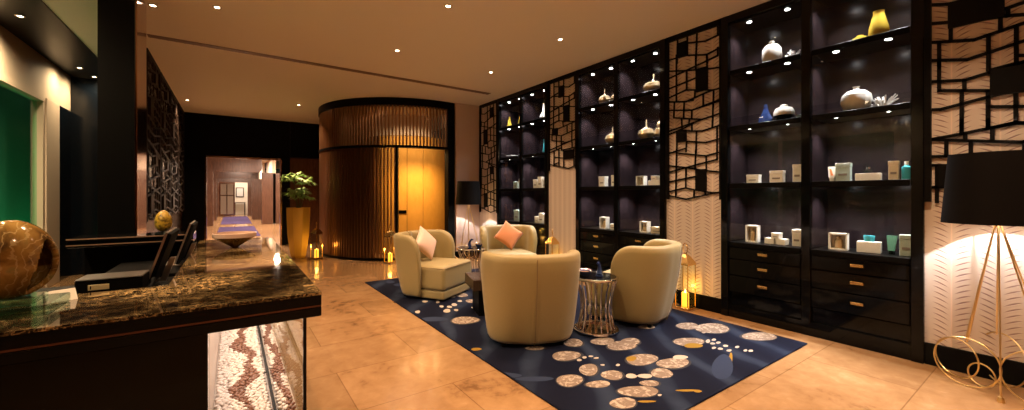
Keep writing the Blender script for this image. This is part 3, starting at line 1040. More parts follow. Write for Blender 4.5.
jar_w = [(.0, 0), (.06, 0), (.078, .03), (.086, .095), (.080, .155), (.058, .19), (.022, .20), (.02, .215), (.028, .222), (.0, .222)]
on_shelf('squat_jar', 'white narrow-necked jar on the top shelf of the nearest cabinet', 'vase', 1.75, 3, [('jar_body', prof(jar_w), MWHITE), ('jar_stopper', prof([(0, 0), (.016, 0), (.018, .012), (0, .018)], 14, c=(0, 0, .2225)), MWHITE)])
on_shelf('coral_ornament', 'white branching coral beside the white jar on the top shelf', 'ornament', 1.575, 3, [('coral', lambda b: coral_bm(b, 26, .11, .09, 3), MCORAL)])
on_shelf('glass_decanter', 'dark blue glass decanter on the second shelf of the nearest cabinet', 'bottle', 1.805, 2, [('decanter_body', prof([(0, 0), (.055, 0), (.068, .02), (.06, .06), (.035, .11), (.022, .15), (.0, .15)]), MBLUEG), ('stopper', prof([(0, 0), (.016, 0), (.02, .02), (.014, .045), (0, .05)], 16, c=(0, 0, .151)), MBLUEG), ('foot_rim', prof([(.07, 0), (.074, .004), (.07, .012), (.066, .006)], 24), MCHROME)])
on_shelf('ginger_jar', 'white domed ginger jar with a dark foot beside the blue decanter', 'vase', 1.645, 2, [('jar_body', prof([(0, .06), (.085, .06), (.088, .09), (.07, .13), (.03, .145), (0, .145)]), MWHITE), ('dark_foot', prof([(0, 0), (.05, 0), (.07, .03), (.085, .0599), (0, .0599)]), MBLACK), ('jar_lid', prof([(0, 0), (.03, 0), (.034, .012), (.012, .022), (0, .026)], 18, c=(0, 0, .1455)), MWHITE)])
on_shelf('small_bowl', 'small dark bowl by the middle post of the nearest cabinet', 'bowl', 1.50, 2, [('bowl', prof([(0, 0), (.025, 0), (.045, .04), (.04, .042), (.02, .008), (0, .008)]), MBOXG)])
carton('gift_carton', 'cream carton with dark print, leftmost on the third shelf of the nearest cabinet', 1.915, 1, .11, .085)
carton('gift_carton', 'cream carton in the middle of the third shelf of the nearest cabinet', 1.70, 1, .11, .115)
carton('gift_carton', 'tall slim cream carton by the middle post on the third shelf, nearest cabinet', 1.525, 1, .07, .165)
carton('open_gift_carton', 'tall open-fronted cream carton on the lowest shelf, left bay of the nearest cabinet', 1.925, 0, .11, .17, open_=True)
carton('gift_carton', 'low cream carton, left of the two under a third on the lowest shelf', 1.755, 0, .085, .055, lid=False, rz=0)
carton('gift_carton', 'low cream carton, right of the two under a third on the lowest shelf', 1.66, 0, .085, .055, lid=False, rz=0)
carton('gift_carton', 'small cream carton stacked across two low cartons on the lowest shelf', 1.705, 0, .065, .055, rz=0, dz=.0555)
carton('gift_carton', 'tall cream carton by the middle post on the lowest shelf of the nearest cabinet', 1.53, 0, .07, .155)
# right bay of the nearest cabinet
on_shelf('round_pot', 'small round yellow pot left of the tall yellow vase', 'vase', 1.075, 3, [('pot', prof([(0, 0), (.03, 0), (.055, .025), (.05, .05), (.02, .066), (.024, .07), (0, .07)]), MYELLOW)])
on_shelf('shouldered_vase', 'tall mustard yellow vase on the top shelf of the nearest cabinet', 'vase', .955, 3, [('vase_body', prof([(0, 0), (.052, 0), (.066, .05), (.062, .10), (.045, .17), (.034, .215), (.038, .232), (.03, .232), (.028, .20), (0, .20)]), MYELLOW)])
on_shelf('shallow_dish', 'small yellow dish right of the tall yellow vase', 'bowl', .84, 3, [('dish', prof([(0, 0), (.02, 0), (.045, .028), (.04, .03), (.015, .008), (0, .008)]), MYELLOW)])
on_shelf('globe_vase', 'round white globe vase with a tiny neck on the second shelf', 'vase', 1.10, 2, [('vase_body', prof([(0, 0), (.05, 0), (.088, .03), (.108, .09), (.098, .145), (.062, .178), (.022, .192), (.018, .208), (.026, .216), (.016, .216), (0, .19)]), MWHITE)])
on_shelf('coral_ornament', 'white spiky coral right of the round white globe vase', 'ornament', .925, 2, [('coral', lambda b: coral_bm(b, 34, .13, .10, 5), MCORAL)])
on_shelf('lotion_tube', 'white lotion tube with an orange mark on the third shelf of the nearest cabinet', 'tube', 1.265, 1, [('tube_cap', prof([(0, 0), (.02, 0), (.02, .03), (0, .03)], 16), MWHITE), ('tube_body', lambda b: quad_prism(b, [(-.02, -.02, .03), (-.02, .02, .03), (0, .032, .13), (0, -.032, .13)], (1, 0, 0), .02), MWHITE), ('orange_mark', lambda b: quad_prism(b, [(-.0215, -.016, .05), (-.0215, .004, .05), (-.011, .018, .11), (-.013, .004, .11)], (-1, 0, 0), .001), mat('orange print', (.75, .25, .06), .5))])
carton('gift_carton', 'pale green carton behind the lotion tube on the third shelf', 1.185, 1, .10, .155, m=MBOXG)
carton('gift_carton', 'wide low carton with a ribbon knob on the third shelf of the nearest cabinet', 1.02, 1, .16, .06, lid=False)
on_shelf('perfume_bottle', 'small clear perfume bottle standing on the wide low carton', 'bottle', 1.02, 1, [('bottle', lambda b: box(b, -.02, -.03, .0605, .02, .03, .095, .004), MACRYL), ('bottle_cap', prof([(0, 0), (.014, 0), (.014, .016), (0, .018)], 14, c=(0, 0, .0955)), MCHROME)])
carton('gift_carton', 'tall beige carton beside the teal bottle on the third shelf', .862, 1, .06, .15, m=MBOXB)
on_shelf('lotion_bottle', 'teal lotion bottle beside the tall beige carton on the third shelf', 'bottle', .79, 1, [('bottle', prof([(0, 0), (.028, 0), (.03, .01), (.03, .10), (.012, .115), (0, .115)], 18), MTEAL), ('bottle_cap', prof([(0, 0), (.013, 0), (.013, .03), (0, .03)], 14, c=(0, 0, .1155)), MWHITE)])
carton('open_gift_carton', 'open-fronted cream carton on the lowest shelf, right bay of the nearest cabinet', 1.22, 0, .13, .145, open_=True)
carton('gift_carton', 'cream carton with a teal jar on top on the lowest shelf', 1.015, 0, .15, .09, lid=False)
on_shelf('cream_jar', 'teal cosmetic jar on top of the cream carton on the lowest shelf', 'jar', 1.015, 0, [('jar', prof([(0, 0), (.034, 0), (.036, .03), (0, .03)], 20, c=(0, 0, .0905)), MTEAL), ('jar_lid', prof([(0, 0), (.037, 0), (.037, .02), (0, .022)], 20, c=(0, 0, .121)), MTEAL)])
on_shelf('lotion_tube', 'dark green lotion tube at the right end of the lowest shelf', 'tube', .875, 0, [('tube_cap', prof([(0, 0), (.02, 0), (.02, .03), (0, .03)], 16), MBLACK), ('tube_body', lambda b: quad_prism(b, [(-.02, -.02, .03), (-.02, .02, .03), (0, .032, .15), (0, -.032, .15)], (1, 0, 0), .02), mat('dark green tube', (.05, .13, .08), .3))])
carton('gift_carton', 'tall grey green carton at the right end of the lowest shelf', .79, 0, .075, .165, m=MBOXG)

# middle cabinet
gourd = [(0, 0), (.05, 0), (.092, .035), (.108, .075), (.092, .118), (.05, .145), (.018, .158), (.008, .18), (.006, .25), (0, .255)]
gourd_s = [(r * .72, z * .78) for r, z in gourd]
bottle_g = [(0, 0), (.04, 0), (.068, .045), (.056, .10), (.026, .125), (.042, .155), (.034, .18), (.011, .20), (.007, .27), (0, .275)]
for lb, y, k, pr, lob in (('larger gilt gourd of the pair, top shelf of the middle cabinet', 3.905, 3, [(r * .85, z * .95) for r, z in gourd], 8),
                          ('smaller gilt gourd of the pair, top shelf of the middle cabinet', 3.70, 3, gourd_s, 8),
                          ('broad gilt pumpkin vase with a spire, alone in the right bay of the top shelf', 3.10, 3, [(r * 1.2, z) for r, z in gourd], 10),
                          ('gilt gourd vase alone in the left bay of the second shelf, middle cabinet', 3.76, 2, gourd, 8),
                          ('squat gilt gourd vase left of the taller one, second shelf of the middle cabinet', 3.205, 2, [(r * .95, z * 1.05) for r, z in gourd], 8),
                          ('tall double gilt gourd at the right end of the second shelf, middle cabinet', 3.00, 2, [(r * 1.1, z * 1.1) for r, z in bottle_g], 8)):
    on_shelf('gourd_vase', lb, 'vase', y, k, [('gourd_body', prof(pr, 32, lobes=lob, lobe=.05), MGILT)], 'gilt gourd vases')
carton('gift_carton', 'wide cream carton, left bay of the third shelf, middle cabinet', 3.93, 1, .10, .145)
carton('gift_carton', 'slim cream carton beside the wide one, left bay of the third shelf, middle cabinet', 3.72, 1, .06, .155)
carton('open_gift_carton', 'open-fronted carton in the right bay of the third shelf, middle cabinet', 3.28, 1, .11, .125, open_=True)
carton('gift_carton', 'low cream carton under a small one, right bay of the third shelf, middle cabinet', 3.06, 1, .18, .06, lid=False, rz=0)
carton('gift_carton', 'small cream carton stacked on a low one, third shelf of the middle cabinet', 3.07, 1, .07, .06, rz=0, dz=.0605)
carton('open_gift_carton', 'tall open-fronted carton, left bay of the lowest shelf, middle cabinet', 3.91, 0, .11, .165, open_=True)
carton('gift_carton', 'small cream carton, left bay of the lowest shelf, middle cabinet', 3.72, 0, .09, .075)
carton('open_gift_carton', 'open-fronted carton, right bay of the lowest shelf, middle cabinet', 3.225, 0, .11, .14, open_=True)
carton('gift_carton', 'low beige carton, right bay of the lowest shelf, middle cabinet', 3.03, 0, .16, .08, m=MBOXB)
# far cabinet
cone = [(0, 0), (.055, 0), (.06, .04), (.035, .15), (.02, .27), (.024, .30), (0, .30)]
on_shelf('tapered_vase', 'tall tapered yellow vase on the top shelf of the far cabinet', 'vase', 5.92, 3, [('vase_body', prof(cone), MYELLOW)])
on_shelf('tapered_vase', 'shorter yellow vase at the left end of the top shelf, far cabinet', 'vase', 6.30, 3, [('vase_body', prof([(r * .9, z * .72) for r, z in cone]), MYELLOW)])
on_shelf('long_neck_bottle', 'white long-necked bottle vase on the top shelf of the far cabinet', 'vase', 5.27, 3, [('bottle_body', prof([(0, 0), (.06, 0), (.075, .05), (.05, .11), (.02, .16), (.016, .27), (.024, .285), (0, .285)]), MWHITE)])
on_shelf('coral_ornament', 'white coral on the second shelf of the far cabinet', 'ornament', 5.93, 2, [('coral', lambda b: coral_bm(b, 26, .15, .16, 9), MCORAL)])
on_shelf('shallow_dish', 'flat white dish left of the coral on the second shelf, far cabinet', 'bowl', 6.20, 2, [('dish', prof([(0, 0), (.06, 0), (.13, .035), (.122, .038), (.05, .008), (0, .008)]), MWHITE)])
on_shelf('slim_vase', 'slim teal glass vase on the second shelf of the far cabinet', 'vase', 5.235, 2, [('vase_body', prof([(0, 0), (.045, 0), (.05, .03), (.028, .14), (.022, .22), (.03, .24), (0, .22)]), MTEAL)])
carton('gift_carton', 'grey carton, left of the pair on the third shelf, left bay of the far cabinet', 6.05, 1, .10, .13, m=MBOXG)
carton('gift_carton', 'tall cream carton, right of the pair in the left bay, third shelf, far cabinet', 5.89, 1, .08, .18)
carton('gift_carton', 'cream carton, left of three on the third shelf, right bay of the far cabinet', 5.46, 1, .09, .15)
carton('gift_carton', 'tall cream carton, middle of three on the third shelf, right bay of the far cabinet', 5.33, 1, .09, .19)
carton('gift_carton', 'short cream carton, right of three on the third shelf, right bay of the far cabinet', 5.20, 1, .08, .13)
carton('gift_carton', 'tall grey carton on the lowest shelf, left bay of the far cabinet', 6.02, 0, .13, .20, m=MBOXG)
carton('gift_carton', 'short cream carton, left of three on the lowest shelf, right bay of the far cabinet', 5.42, 0, .09, .11)
carton('gift_carton', 'tall cream carton, middle of three on the lowest shelf, right bay of the far cabinet', 5.30, 0, .09, .17)
carton('gift_carton', 'cream carton, right of three on the lowest shelf, right bay of the far cabinet', 5.18, 0, .09, .14)

# ================================================================== rug
rg = thing('area_rug', 'large navy wool rug with taupe pebble motifs under the tub chairs', 'rug', (0, 0, 0))
b = new(); box(b, 1.55, 1.31, 0, 3.94, 5.85, .012, .004, 1)
for i, (cx, cy_, ux, uy, vx, vy, k) in enumerate(RUGE):
    cx, cy_, ux, uy, vx, vy = (q / 1000 for q in (cx, cy_, ux, uy, vx, vy))
    rnd = random.Random(i)
    ph = [rnd.uniform(0, 6.28) for _ in range(3)]
    big = math.hypot(ux, uy) > .045

    def ring(sc_, z, off=(0, 0), wob=.07):
        P = []
        for j in range(26):
            a = 2 * PI * j / 26
            r = sc_ * (1 + wob * math.sin(2 * a + ph[0]) + wob * .6 * math.sin(3 * a + ph[1]))
            x = cx + off[0] + ux * r * math.cos(a) + vx * r * math.sin(a)
            y = cy_ + off[1] + uy * r * math.cos(a) + vy * r * math.sin(a)
            x, y = min(max(x, 1.555), 3.935), min(max(y, 1.315), 5.845)
            P.append(b.verts.new((x, y, z)))
        return P
    zz = .0122 + i * 1e-5
    if k == 0 and big:
        f = b.faces.new(ring(1.10, zz, (rnd.uniform(-.008, .008), rnd.uniform(-.012, .008)))); f.material_index = 5
    f = b.faces.new(ring(1.0, zz + .0004)); f.material_index = k + 1
obj('rug_pile', b, [MRUG, MBLOB, MBLOBG, MFLAKE, MBLUE, MDARKRIM], rg, smooth=False)
RZ = .0137


# ================================================================== tub chairs
def make_chair(label, loc, rz):
    """origin at floor under the middle of the chair; faces local +y"""
    t = thing('tub_chair', label, 'armchair', loc, rz, 'tub chairs on the rug')
    hw, hd, cr = .415, .40, .30
    # path round the back, from the end of one arm to the other (outer edge, at seat height)
    path = []
    ye = .10
    for i in range(5):
        path.append((-hw, ye - (ye + hd - cr) * i / 5))
    for i in range(9):
        a = PI + (PI / 2) * i / 9
        path.append((-hw + cr + cr * math.cos(a), -hd + cr + cr * math.sin(a)))
    for i in range(4):
        path.append((-hw + cr + (2 * hw - 2 * cr) * i / 4, -hd - .02 * math.sin(PI * i / 4)))
    left = path[:]
    path = left + [(-x, y) for x, y in left[::-1]]
    # remove duplicate centre if any
    clean = [path[0]]
    for p in path[1:]:
        if math.hypot(p[0] - clean[-1][0], p[1] - clean[-1][1]) > .012:
            clean.append(p)
    path = clean
    n = len(path)
    S = [0]
    for p, q in zip(path, path[1:]):
        S.append(S[-1] + math.hypot(q[0] - p[0], q[1] - p[1]))
    b = new()
    rows = []
    Ht = .765
    for i, (x, y) in enumerate(path):
        p, q = path[max(i - 1, 0)], path[min(i + 1, n - 1)]
        tx, ty = q[0] - p[0], q[1] - p[1]
        L = math.hypot(tx, ty)
        ox, oy = ty / L, -tx / L              # outward
        if ox * x + oy * (y + .05) < 0:
            ox, oy = -ox, -oy
        e = min(S[i], S[-1] - S[i])
        r = .22
        h = Ht if e >= r else Ht - r + math.sqrt(max(r * r - (r - e) ** 2, 0))
        th_ = .085 if e > .1 else .05 + .035 * e / .1
        prof_ = []
        bk_ = 1 + 1.1 * max(0.0, -oy)
        for z, o_ in ((.02, -.058), (.10, -.040), (.30, -.018), (.5, -.002), (h - .03 if h > .56 else .53, .012)):
            prof_.append((o_ * bk_, min(z, h - .02)))
        prof_.append((.0, h - .004))
        prof_.append((-th_ * .5, h + .006))
        prof_.append((-th_ + .0, h - .008))
        for z, o_ in ((h - .05, -th_ - .012), (.5, -th_ - .02), (.25, -th_ - .03), (.05, -th_ - .03)):
            prof_.append((o_, min(z, h - .04)))
        rows.append([b.verts.new((x + ox * o_, y + oy * o_, z)) for o_, z in prof_])
    m_ = len(rows[0])
    for i in range(n - 1):
        for j in range(m_ - 1):
            b.faces.new((rows[i][j], rows[i + 1][j], rows[i + 1][j + 1], rows[i][j + 1]))
        b.faces.new((rows[i][m_ - 1], rows[i + 1][m_ - 1], rows[i + 1][0], rows[i][0]))
    b.faces.new(rows[0])
    b.faces.new(rows[-1][::-1])
    obj('wrap_back', b, MCHAIR, t, ang=180, sub=1)
    # seat: deep rounded block between the arms, standing out in front of them
    b = new(); box(b, -.30, -.24, .125, .30, .40, .40, .055, 4); 
    for v in b.verts:
        if v.co.z > .3:
            v.co.z += .022 * (1 - (v.co.x / .32) ** 2)
        if v.co.y > .12:
            v.co.x *= 1.0 + .12 * min((v.co.y - .12) / .1, 1)
    obj('seat_cushion', b, MCHAIR, t, ang=60)
    b = new(); box(b, -.31, -.10, .02, .31, .385, .12, .025, 3); obj('base', b, MCHAIR, t, ang=60)
    b = new()
    tube(b, [(-.335, .09, .385), (-.337, .30, .385), (-.325, .375, .382), (-.28, .402, .382), (0, .404, .384), (.28, .402, .382), (.325, .375, .382), (.337, .30, .385), (.335, .09, .385)], .004, 6)
    obj('piping', b, MCHAIRD, t)
    b = new()
    pts = [(0, -hd - .022 + o_, z) for z, o_ in ((.03, .118), (.10, .082), (.30, .035), (.5, .002), (.74, -.027))]
    tube(b, pts, .003, 6)
    obj('back_seam', b, MCHAIRD, t)
    for sx in (-.24, .24):
        for sy in (-.22, .30):
            b = new(); lathe(b, [(.02, 0), (.025, .03), (0, .03)], 12, (sx, sy, 0)); obj('foot', b, MBLACKM, t)
    return t


def facing(dx, dy):
    return math.atan2(-dx, dy)


chC = make_chair('olive beige tub chair in front with its back to the camera', (2.132, 2.78, RZ), facing(.483, .876))
chA = dup(chC, (2.06, 4.70, RZ), facing(.52, -.85), 'tub chair with the pale pink cushion, at the edge of the rug')
chB = dup(chC, (3.38, 4.90, RZ), facing(-.36, -.93), 'tub chair with the apricot cushion, farthest back by the far cabinet')
chD = dup(chC, (3.36, 2.60, RZ), facing(-.30, .95), 'tub chair turned sideways beside the tall brass lantern')


def cushion(name, label, m, loc, rot):
    b = new()
    N = 14
    T, A = .066, .168
    top, bot = {}, {}
    for i in range(N + 1):
        for j in range(N + 1):
            u, v = -1 + 2 * i / N, -1 + 2 * j / N
            k = max((1 - u * u) * (1 - v * v), 0) ** .42
            px = A * u * (1 - .07 * (1 - v * v)); py = A * v * (1 - .07 * (1 - u * u))
            edge = i in (0, N) or j in (0, N)
            top[i, j] = b.verts.new((px, py, T * k))
            bot[i, j] = top[i, j] if edge else b.verts.new((px, py, -T * k))
    for i in range(N):
        for j in range(N):
            b.faces.new((top[i, j], top[i + 1, j], top[i + 1, j + 1], top[i, j + 1]))
            b.faces.new((bot[i, j], bot[i, j + 1], bot[i + 1, j + 1], bot[i + 1, j]))
    o = obj(name, b, m, ang=180)
    o.location = loc
    o.rotation_mode = 'QUATERNION'
    o.rotation_quaternion = rot
    return tag(o, label, 'cushion', 'scatter cushions')


def lean(fx, fy, tilt, spin):
    """cushion whose face looks along (fx,fy), leaning back by tilt, spun on its own axis"""
    f = Vector((fx, fy, 0)).normalized()
    nrm = (f * math.cos(tilt) + Vector((0, 0, 1)) * math.sin(tilt)).normalized()
    right = Vector((0, 0, 1)).cross(f).normalized()
    up = nrm.cross(right)
    M = Matrix((right, up, nrm)).transposed()
    return (M @ Matrix.Rotation(spin, 3, 'Z')).to_quaternion()


fA, fB = Vector((.52, -.85)).normalized(), Vector((-.36, -.93)).normalized()
cushion('scatter_cushion', 'pale pink cushion set on its corner in the left tub chair', MPINKP, (2.07 - fA.x * .10, 4.69 - fA.y * .10, RZ + .625), lean(fA.x, fA.y, .38, PI / 4))
cushion('scatter_cushion', 'apricot orange cushion set on its corner in the rear tub chair', MORANGEP, (3.40 - fB.x * .10, 4.89 - fB.y * .10, RZ + .625), lean(fB.x, fB.y, .38, PI / 4 + .1))


# ================================================================== tables
def make_drum_table(label, loc):
    t = thing('drum_side_table', label, 'side table', loc, 0, 'chrome side tables')
    nrod = 18
    for k in range(nrod):
        a = 2 * PI * k / nrod
        b = new()
        P = []
        for i in range(11):
            z = .02 + .46 * i / 10
            q = abs(i / 10 - .45) / .55
            r = .135 + .055 * q ** 2
            P.append((r * math.cos(a), r * math.sin(a), z))
        tube(b, P, .0065, 8)
        obj('rod', b, MCHROME, t)
    b = new(); tube(b, circ((0, 0, .018), .19, (1, 0, 0), (0, 1, 0), 40), .014, 10, True); obj('bottom_ring', b, MCHROME, t)
    b = new(); lathe(b, [(0, .004), (.185, .004), (.185, .012), (0, .012)], 40); obj('bottom_plate', b, MCHROME, t)
    b = new(); tube(b, circ((0, 0, .485), .19, (1, 0, 0), (0, 1, 0), 40), .014, 10, True); obj('top_ring', b, MCHROME, t)
    b = new(); lathe(b, [(0, .486), (.182, .486), (.182, .496), (0, .496)], 40); obj('table_top', b, MBLACK, t)
    return t


T1 = (2.725, 2.545)
T2 = (2.746, 4.914)
tb1 = make_drum_table('chrome rod drum table between the front tub chair and the sideways tub chair', (*T1, RZ))
tb2 = dup(tb1, (*T2, RZ), .1, 'chrome rod drum table between the pink-cushion chair and the apricot-cushion chair')


def dish(label, x, y, z, r=.06):
    t = thing('glass_dish', label, 'bowl', (x, y, z), 0, 'dark glass dishes on the drum tables')
    b = new(); lathe(b, [(0, 0), (r * .5, 0), (r, .035), (r * 1.04, .05), (r * .94, .05), (r * .45, .012), (0, .012)], 22); obj('dish_bowl', b, MBLUEG, t)
    b = new(); tube(b, circ((0, 0, .05), r * .99, (1, 0, 0), (0, 1, 0), 24), .004, 6, True); obj('dish_rim', b, MCHROME, t)
    return t


def swan(label, x, y, z, rz=0.0):
    """dark curved glass ornament"""
    t = thing('curved_ornament', label, 'ornament', (x, y, z), rz, 'dark curved ornaments on the drum tables')
    b = new()
    P = [(.0, 0, .012), (.012, 0, .05), (.006, 0, .09), (-.018, 0, .12), (-.044, 0, .118)]
    tube(b, P, [.026, .022, .015, .013, .008], 12)
    obj('ornament_neck', b, MBLUEG, t)
    b = new(); lathe(b, [(0, 0), (.036, 0), (.036, .008), (0, .012)], 20); obj('ornament_foot', b, MBLUEG, t)
    return t


ZT = RZ + .4965
dish('dark glass dish on the drum table beside the sideways tub chair', T1[0] - .08, T1[1] + .06, ZT)
swan('dark curved ornament on the drum table beside the sideways tub chair', T1[0] + .03, T1[1] - .01, ZT, .4)
dish('dark glass dish on the drum table beside the apricot-cushion chair', T2[0] + .10, T2[1] - .05, ZT, .05)
swan('dark curved ornament on the drum table beside the apricot-cushion chair', T2[0] - .03, T2[1] - .03, ZT, 2.2)

ct = thing('coffee_table', 'low dark wood coffee table mostly hidden behind the front tub chair', 'coffee table', (2.25, 3.63, RZ), -.3)
b = new(); box(b, -.22, -.22, .27, .22, .22, .38, .006); obj('table_top', b, MDARKWOOD, ct, smooth=False)
b = new(); box(b, -.15, -.15, 0, .15, .15, .27, .004); obj('pedestal', b, MBLACKM, ct, smooth=False)


# ================================================================== brass lanterns
def make_lantern(label, loc, rz):
    t = thing('candle_lantern', label, 'lantern', loc, rz, 'brass candle lanterns on the floor')
    s, h = .078, .50
    b = new(); box(b, -s, -s, .0, s, s, .03, .004, 1); obj('base', b, MBRASS, t, smooth=False)
    b = new()
    for sx in (-1, 1):
        for sy in (-1, 1):
            box(b, sx * s - .008 if sx > 0 else -s, sy * s - .008 if sy > 0 else -s, .03, s if sx > 0 else -s + .008, s if sy > 0 else -s + .008, h)
    for sx in (-1, 1):
        box(b, min(sx * s, sx * (s - .008)), -s, h - .014, max(sx * s, sx * (s - .008)), s, h)
        box(b, -s, min(sx * s, sx * (s - .008)), h - .014, s, max(sx * s, sx * (s - .008)), h)
    obj('frame', b, MBRASS, t, smooth=False)
    b = new()
    lo = [b.verts.new((x * (s + .006), y * (s + .006), h)) for x, y in ((-1, -1), (1, -1), (1, 1), (-1, 1))]
    mi_ = [b.verts.new((x * .042, y * .042, h + .07)) for x, y in ((-1, -1), (1, -1), (1, 1), (-1, 1))]
    hi = [b.verts.new((x * .018, y * .018, h + .10)) for x, y in ((-1, -1), (1, -1), (1, 1), (-1, 1))]
    for A, B in ((lo, mi_), (mi_, hi)):
        for i in range(4):
            b.faces.new((A[i], A[(i + 1) % 4], B[(i + 1) % 4], B[i]))
    b.faces.new(hi); b.faces.new(lo[::-1])
    obj('hipped_roof', b, MBRASS, t, smooth=False)
    b = new(); tube(b, circ((0, 0, h + .162), .058, (.6, .8, 0), (0, 0, 1), 28), .0055, 8, True); tube(b, [(0, 0, h + .095), (0, 0, h + .108)], .010, 8); obj('ring_handle', b, MBRASS, t)
    q = s - .005
    for k in range(4):
        b = new(); box(b, -q + .005, -q - .001, .031, q - .005, -q + .001, h - .015); o = obj('glass_pane', b, MGLASS, t, smooth=False); o.rotation_euler = (0, 0, k * PI / 2)
    b = new(); lathe(b, [(0, .0302), (.036, .0302), (.038, .034), (.038, .17), (.034, .178), (.015, .172), (0, .17)], 22); c_ = obj('candle', b, MWAX, t)
    b = new(); lathe(b, [(0, .17), (.007, .182), (.004, .20), (0, .215)], 10); obj('flame', b, MFLAME, c_)
    light('candle_light', 'POINT', (0, 0, .235), P_CANDLE, (1, .45, .08), t, .02)
    return t


ln = make_lantern('tall brass candle lantern against the wall behind the sideways tub chair', (4.085, 2.50, 0), 0)
dup(ln, (4.095, 4.74, 0), 0, 'brass candle lantern on the narrow panel behind the front tub chair')
dup(ln, (2.385, 7.30, 0), .5, 'brass candle lantern standing at the slatted drum beside its golden opening')
dup(ln, (1.36, 8.62, 0), .6, 'brass candle lantern beside the gold planter')


# ================================================================== floor lamps
def make_lamp(label, loc, rz):
    t = thing('floor_lamp', label, 'floor lamp', loc, rz, 'gold wire floor lamps with black drum shades')
    z0, z1, r0, r1 = 1.07, 1.51, .245, .212
    b = new()
    lathe(b, [(r0, z0), (r1, z1), (r1 - .004, z1), (r0 - .004, z0), (r0, z0)], 64)
    sh = obj('lamp_shade', b, MSHADE, t, ang=40)
    b = new(); lathe(b, [(r0 - .0045, z0 + .001), (r1 - .0045, z1 - .001), (r1 - .006, z1 - .001), (r0 - .006, z0 + .001), (r0 - .0045, z0 + .001)], 64); obj('shade_lining', b, MSHADEIN, sh, ang=40)
    b = new(); lathe(b, [(0, z1 - .02), (r1 - .022, z1 - .02), (r1 - .022, z1 - .016), (0, z1 - .016)], 48); obj('shade_cap', b, MSHADE, sh)
    b = new()
    for k in range(3):
        a = k * 2 * PI / 3 + .4
        tube(b, [(0, 0, z0 + .06), ((r0 - .006) * math.cos(a), (r0 - .006) * math.sin(a), z0 + .01)], .004, 6)
    tube(b, [(0, 0, z0 - .02), (0, 0, z0 + .135)], .012, 10)
    obj('spider', b, MBRASS, t)
    b = new(); lathe(b, [(0, 1.20), (.016, 1.205), (.03, 1.24), (.034, 1.27), (.025, 1.298), (0, 1.308)], 16); obj('bulb', b, MBULB, t)
    light('lamp_bulb', 'POINT', (0, 0, 1.34), P_LAMP, (1.0, .92, .91), t, .012)
    wr = .0046
    # hoops standing on the floor, each leg two straight wires running down into them
    hoops = [((.165, .195), .13, (.55, .83)), ((.02, .135), .155, (.25, .97)), ((.09, .075), .072, (.5, .86)), ((.23, .0), .168, (.75, .66)), ((-.05, -.175), .165, (.1, 1)), ((.17, -.20), .13, (.7, -.7))]
    for (hx, hy), r, (ax, ay) in hoops:
        L = math.hypot(ax, ay)
        b = new(); tube(b, circ((hx, hy, r + wr), r, (ax / L, ay / L, 0), (0, 0, 1), 40), wr, 8, True); obj('wire_hoop', b, MGOLD, t)
    legs = [((.0, .012, z0 - .01), (.16, .145, .385 - .13)), ((-.006, .012, z0 - .01), (.02, .135, .31)),
            ((-.012, -.004, z0 - .01), (-.115, -.02, .01)), ((.012, .0, z0 - .01), (.20, .02, .335)),
            ((.004, -.012, z0 - .01), (.17, -.20, .26)), ((-.006, -.012, z0 - .01), (-.05, -.175, .33))]
    for p, q in legs:
        b = new(); tube(b, [p, q], wr, 8); obj('leg', b, MGOLD, t)
    b = new(); lathe(b, [(0, 0), (.016, 0), (.018, .008), (.012, .03), (0, .035)], 14, (-.115, -.02, 0)); obj('foot', b, MGOLD, t)
    return t


lp = make_lamp('gold wire floor lamp with a black drum shade, close by the nearest cabinet', (3.91, .296, 0), 0)
dup(lp, (3.70, 6.72, 0), 1.0, 'gold wire floor lamp with a black drum shade, at the back by the corner wall')

# ================================================================== planter
pl = thing('tall_planter', 'tall tapered gold metal planter beside the corridor doorway', 'planter', (1.09, 8.98, 0), .2)
b = new()
lathe(b, [(.0, 0), (.115, 0), (.145, .04), (.205, .45), (.225, 1.0), (.21, 1.0), (.20, .93), (0, .93)], 8)
obj('pot_body', b, MPOT, pl, ang=20)
b = new(); lathe(b, [(0, .931), (.195, .931), (.15, .945), (0, .95)], 16); obj('soil', b, MSOIL, pl)
pt = thing('potted_palm', 'two-tiered green palm growing in the gold planter', 'plant', (1.09, 8.98, .945))
rnd = random.Random(11)
b = new(); stems = [(-.05, .02, .62), (.04, -.03, .56), (.02, .05, .34), (-.03, -.05, .30), (.06, .03, .25)]
for sx, sy, hh in stems:
    tube(b, [(sx * .5, sy * .5, 0), (sx * 1.1, sy * 1.1, hh * .6), (sx * 1.5, sy * 1.5, hh)], [.013, .011, .008], 8)
obj('stem', b, MSTEM, pt)
b = new()
for (sx, sy, hh) in stems:
    top = Vector((sx * 1.5, sy * 1.5, hh))
    for k in range(13):
        az = 2 * PI * k / 13 + rnd.uniform(-.3, .3); el = rnd.uniform(-.1, .7); L = rnd.uniform(.08, .15)
        d = Vector((math.cos(az) * math.cos(el), math.sin(az) * math.cos(el), math.sin(el)))
        c0 = top + d * L
        tube(b, [top, top + d * L * .5 + Vector((0, 0, .012)), c0], .003, 5)
        side = d.cross(Vector((0, 0, 1))).normalized()
        for j in range(11):
            f = (j - 5) / 5
            dd = (d + side * f * 1.15 + Vector((0, 0, -.12 * abs(f)))).normalized()
            ll = .17 * (1 - .30 * abs(f)) * rnd.uniform(.85, 1.1)
            p1 = c0 + dd * ll * .5 + Vector((0, 0, .014)); p2 = c0 + dd * ll + Vector((0, 0, -.035 * rnd.uniform(.5, 1.6)))
            wv = dd.cross(Vector((0, 0, 1))).normalized() * .012
            vs = [b.verts.new(q) for q in (c0, p1 + wv, p2, p1 - wv)]
            fc = b.faces.new(vs); fc.material_index = 1 if rnd.random() < .4 else 0
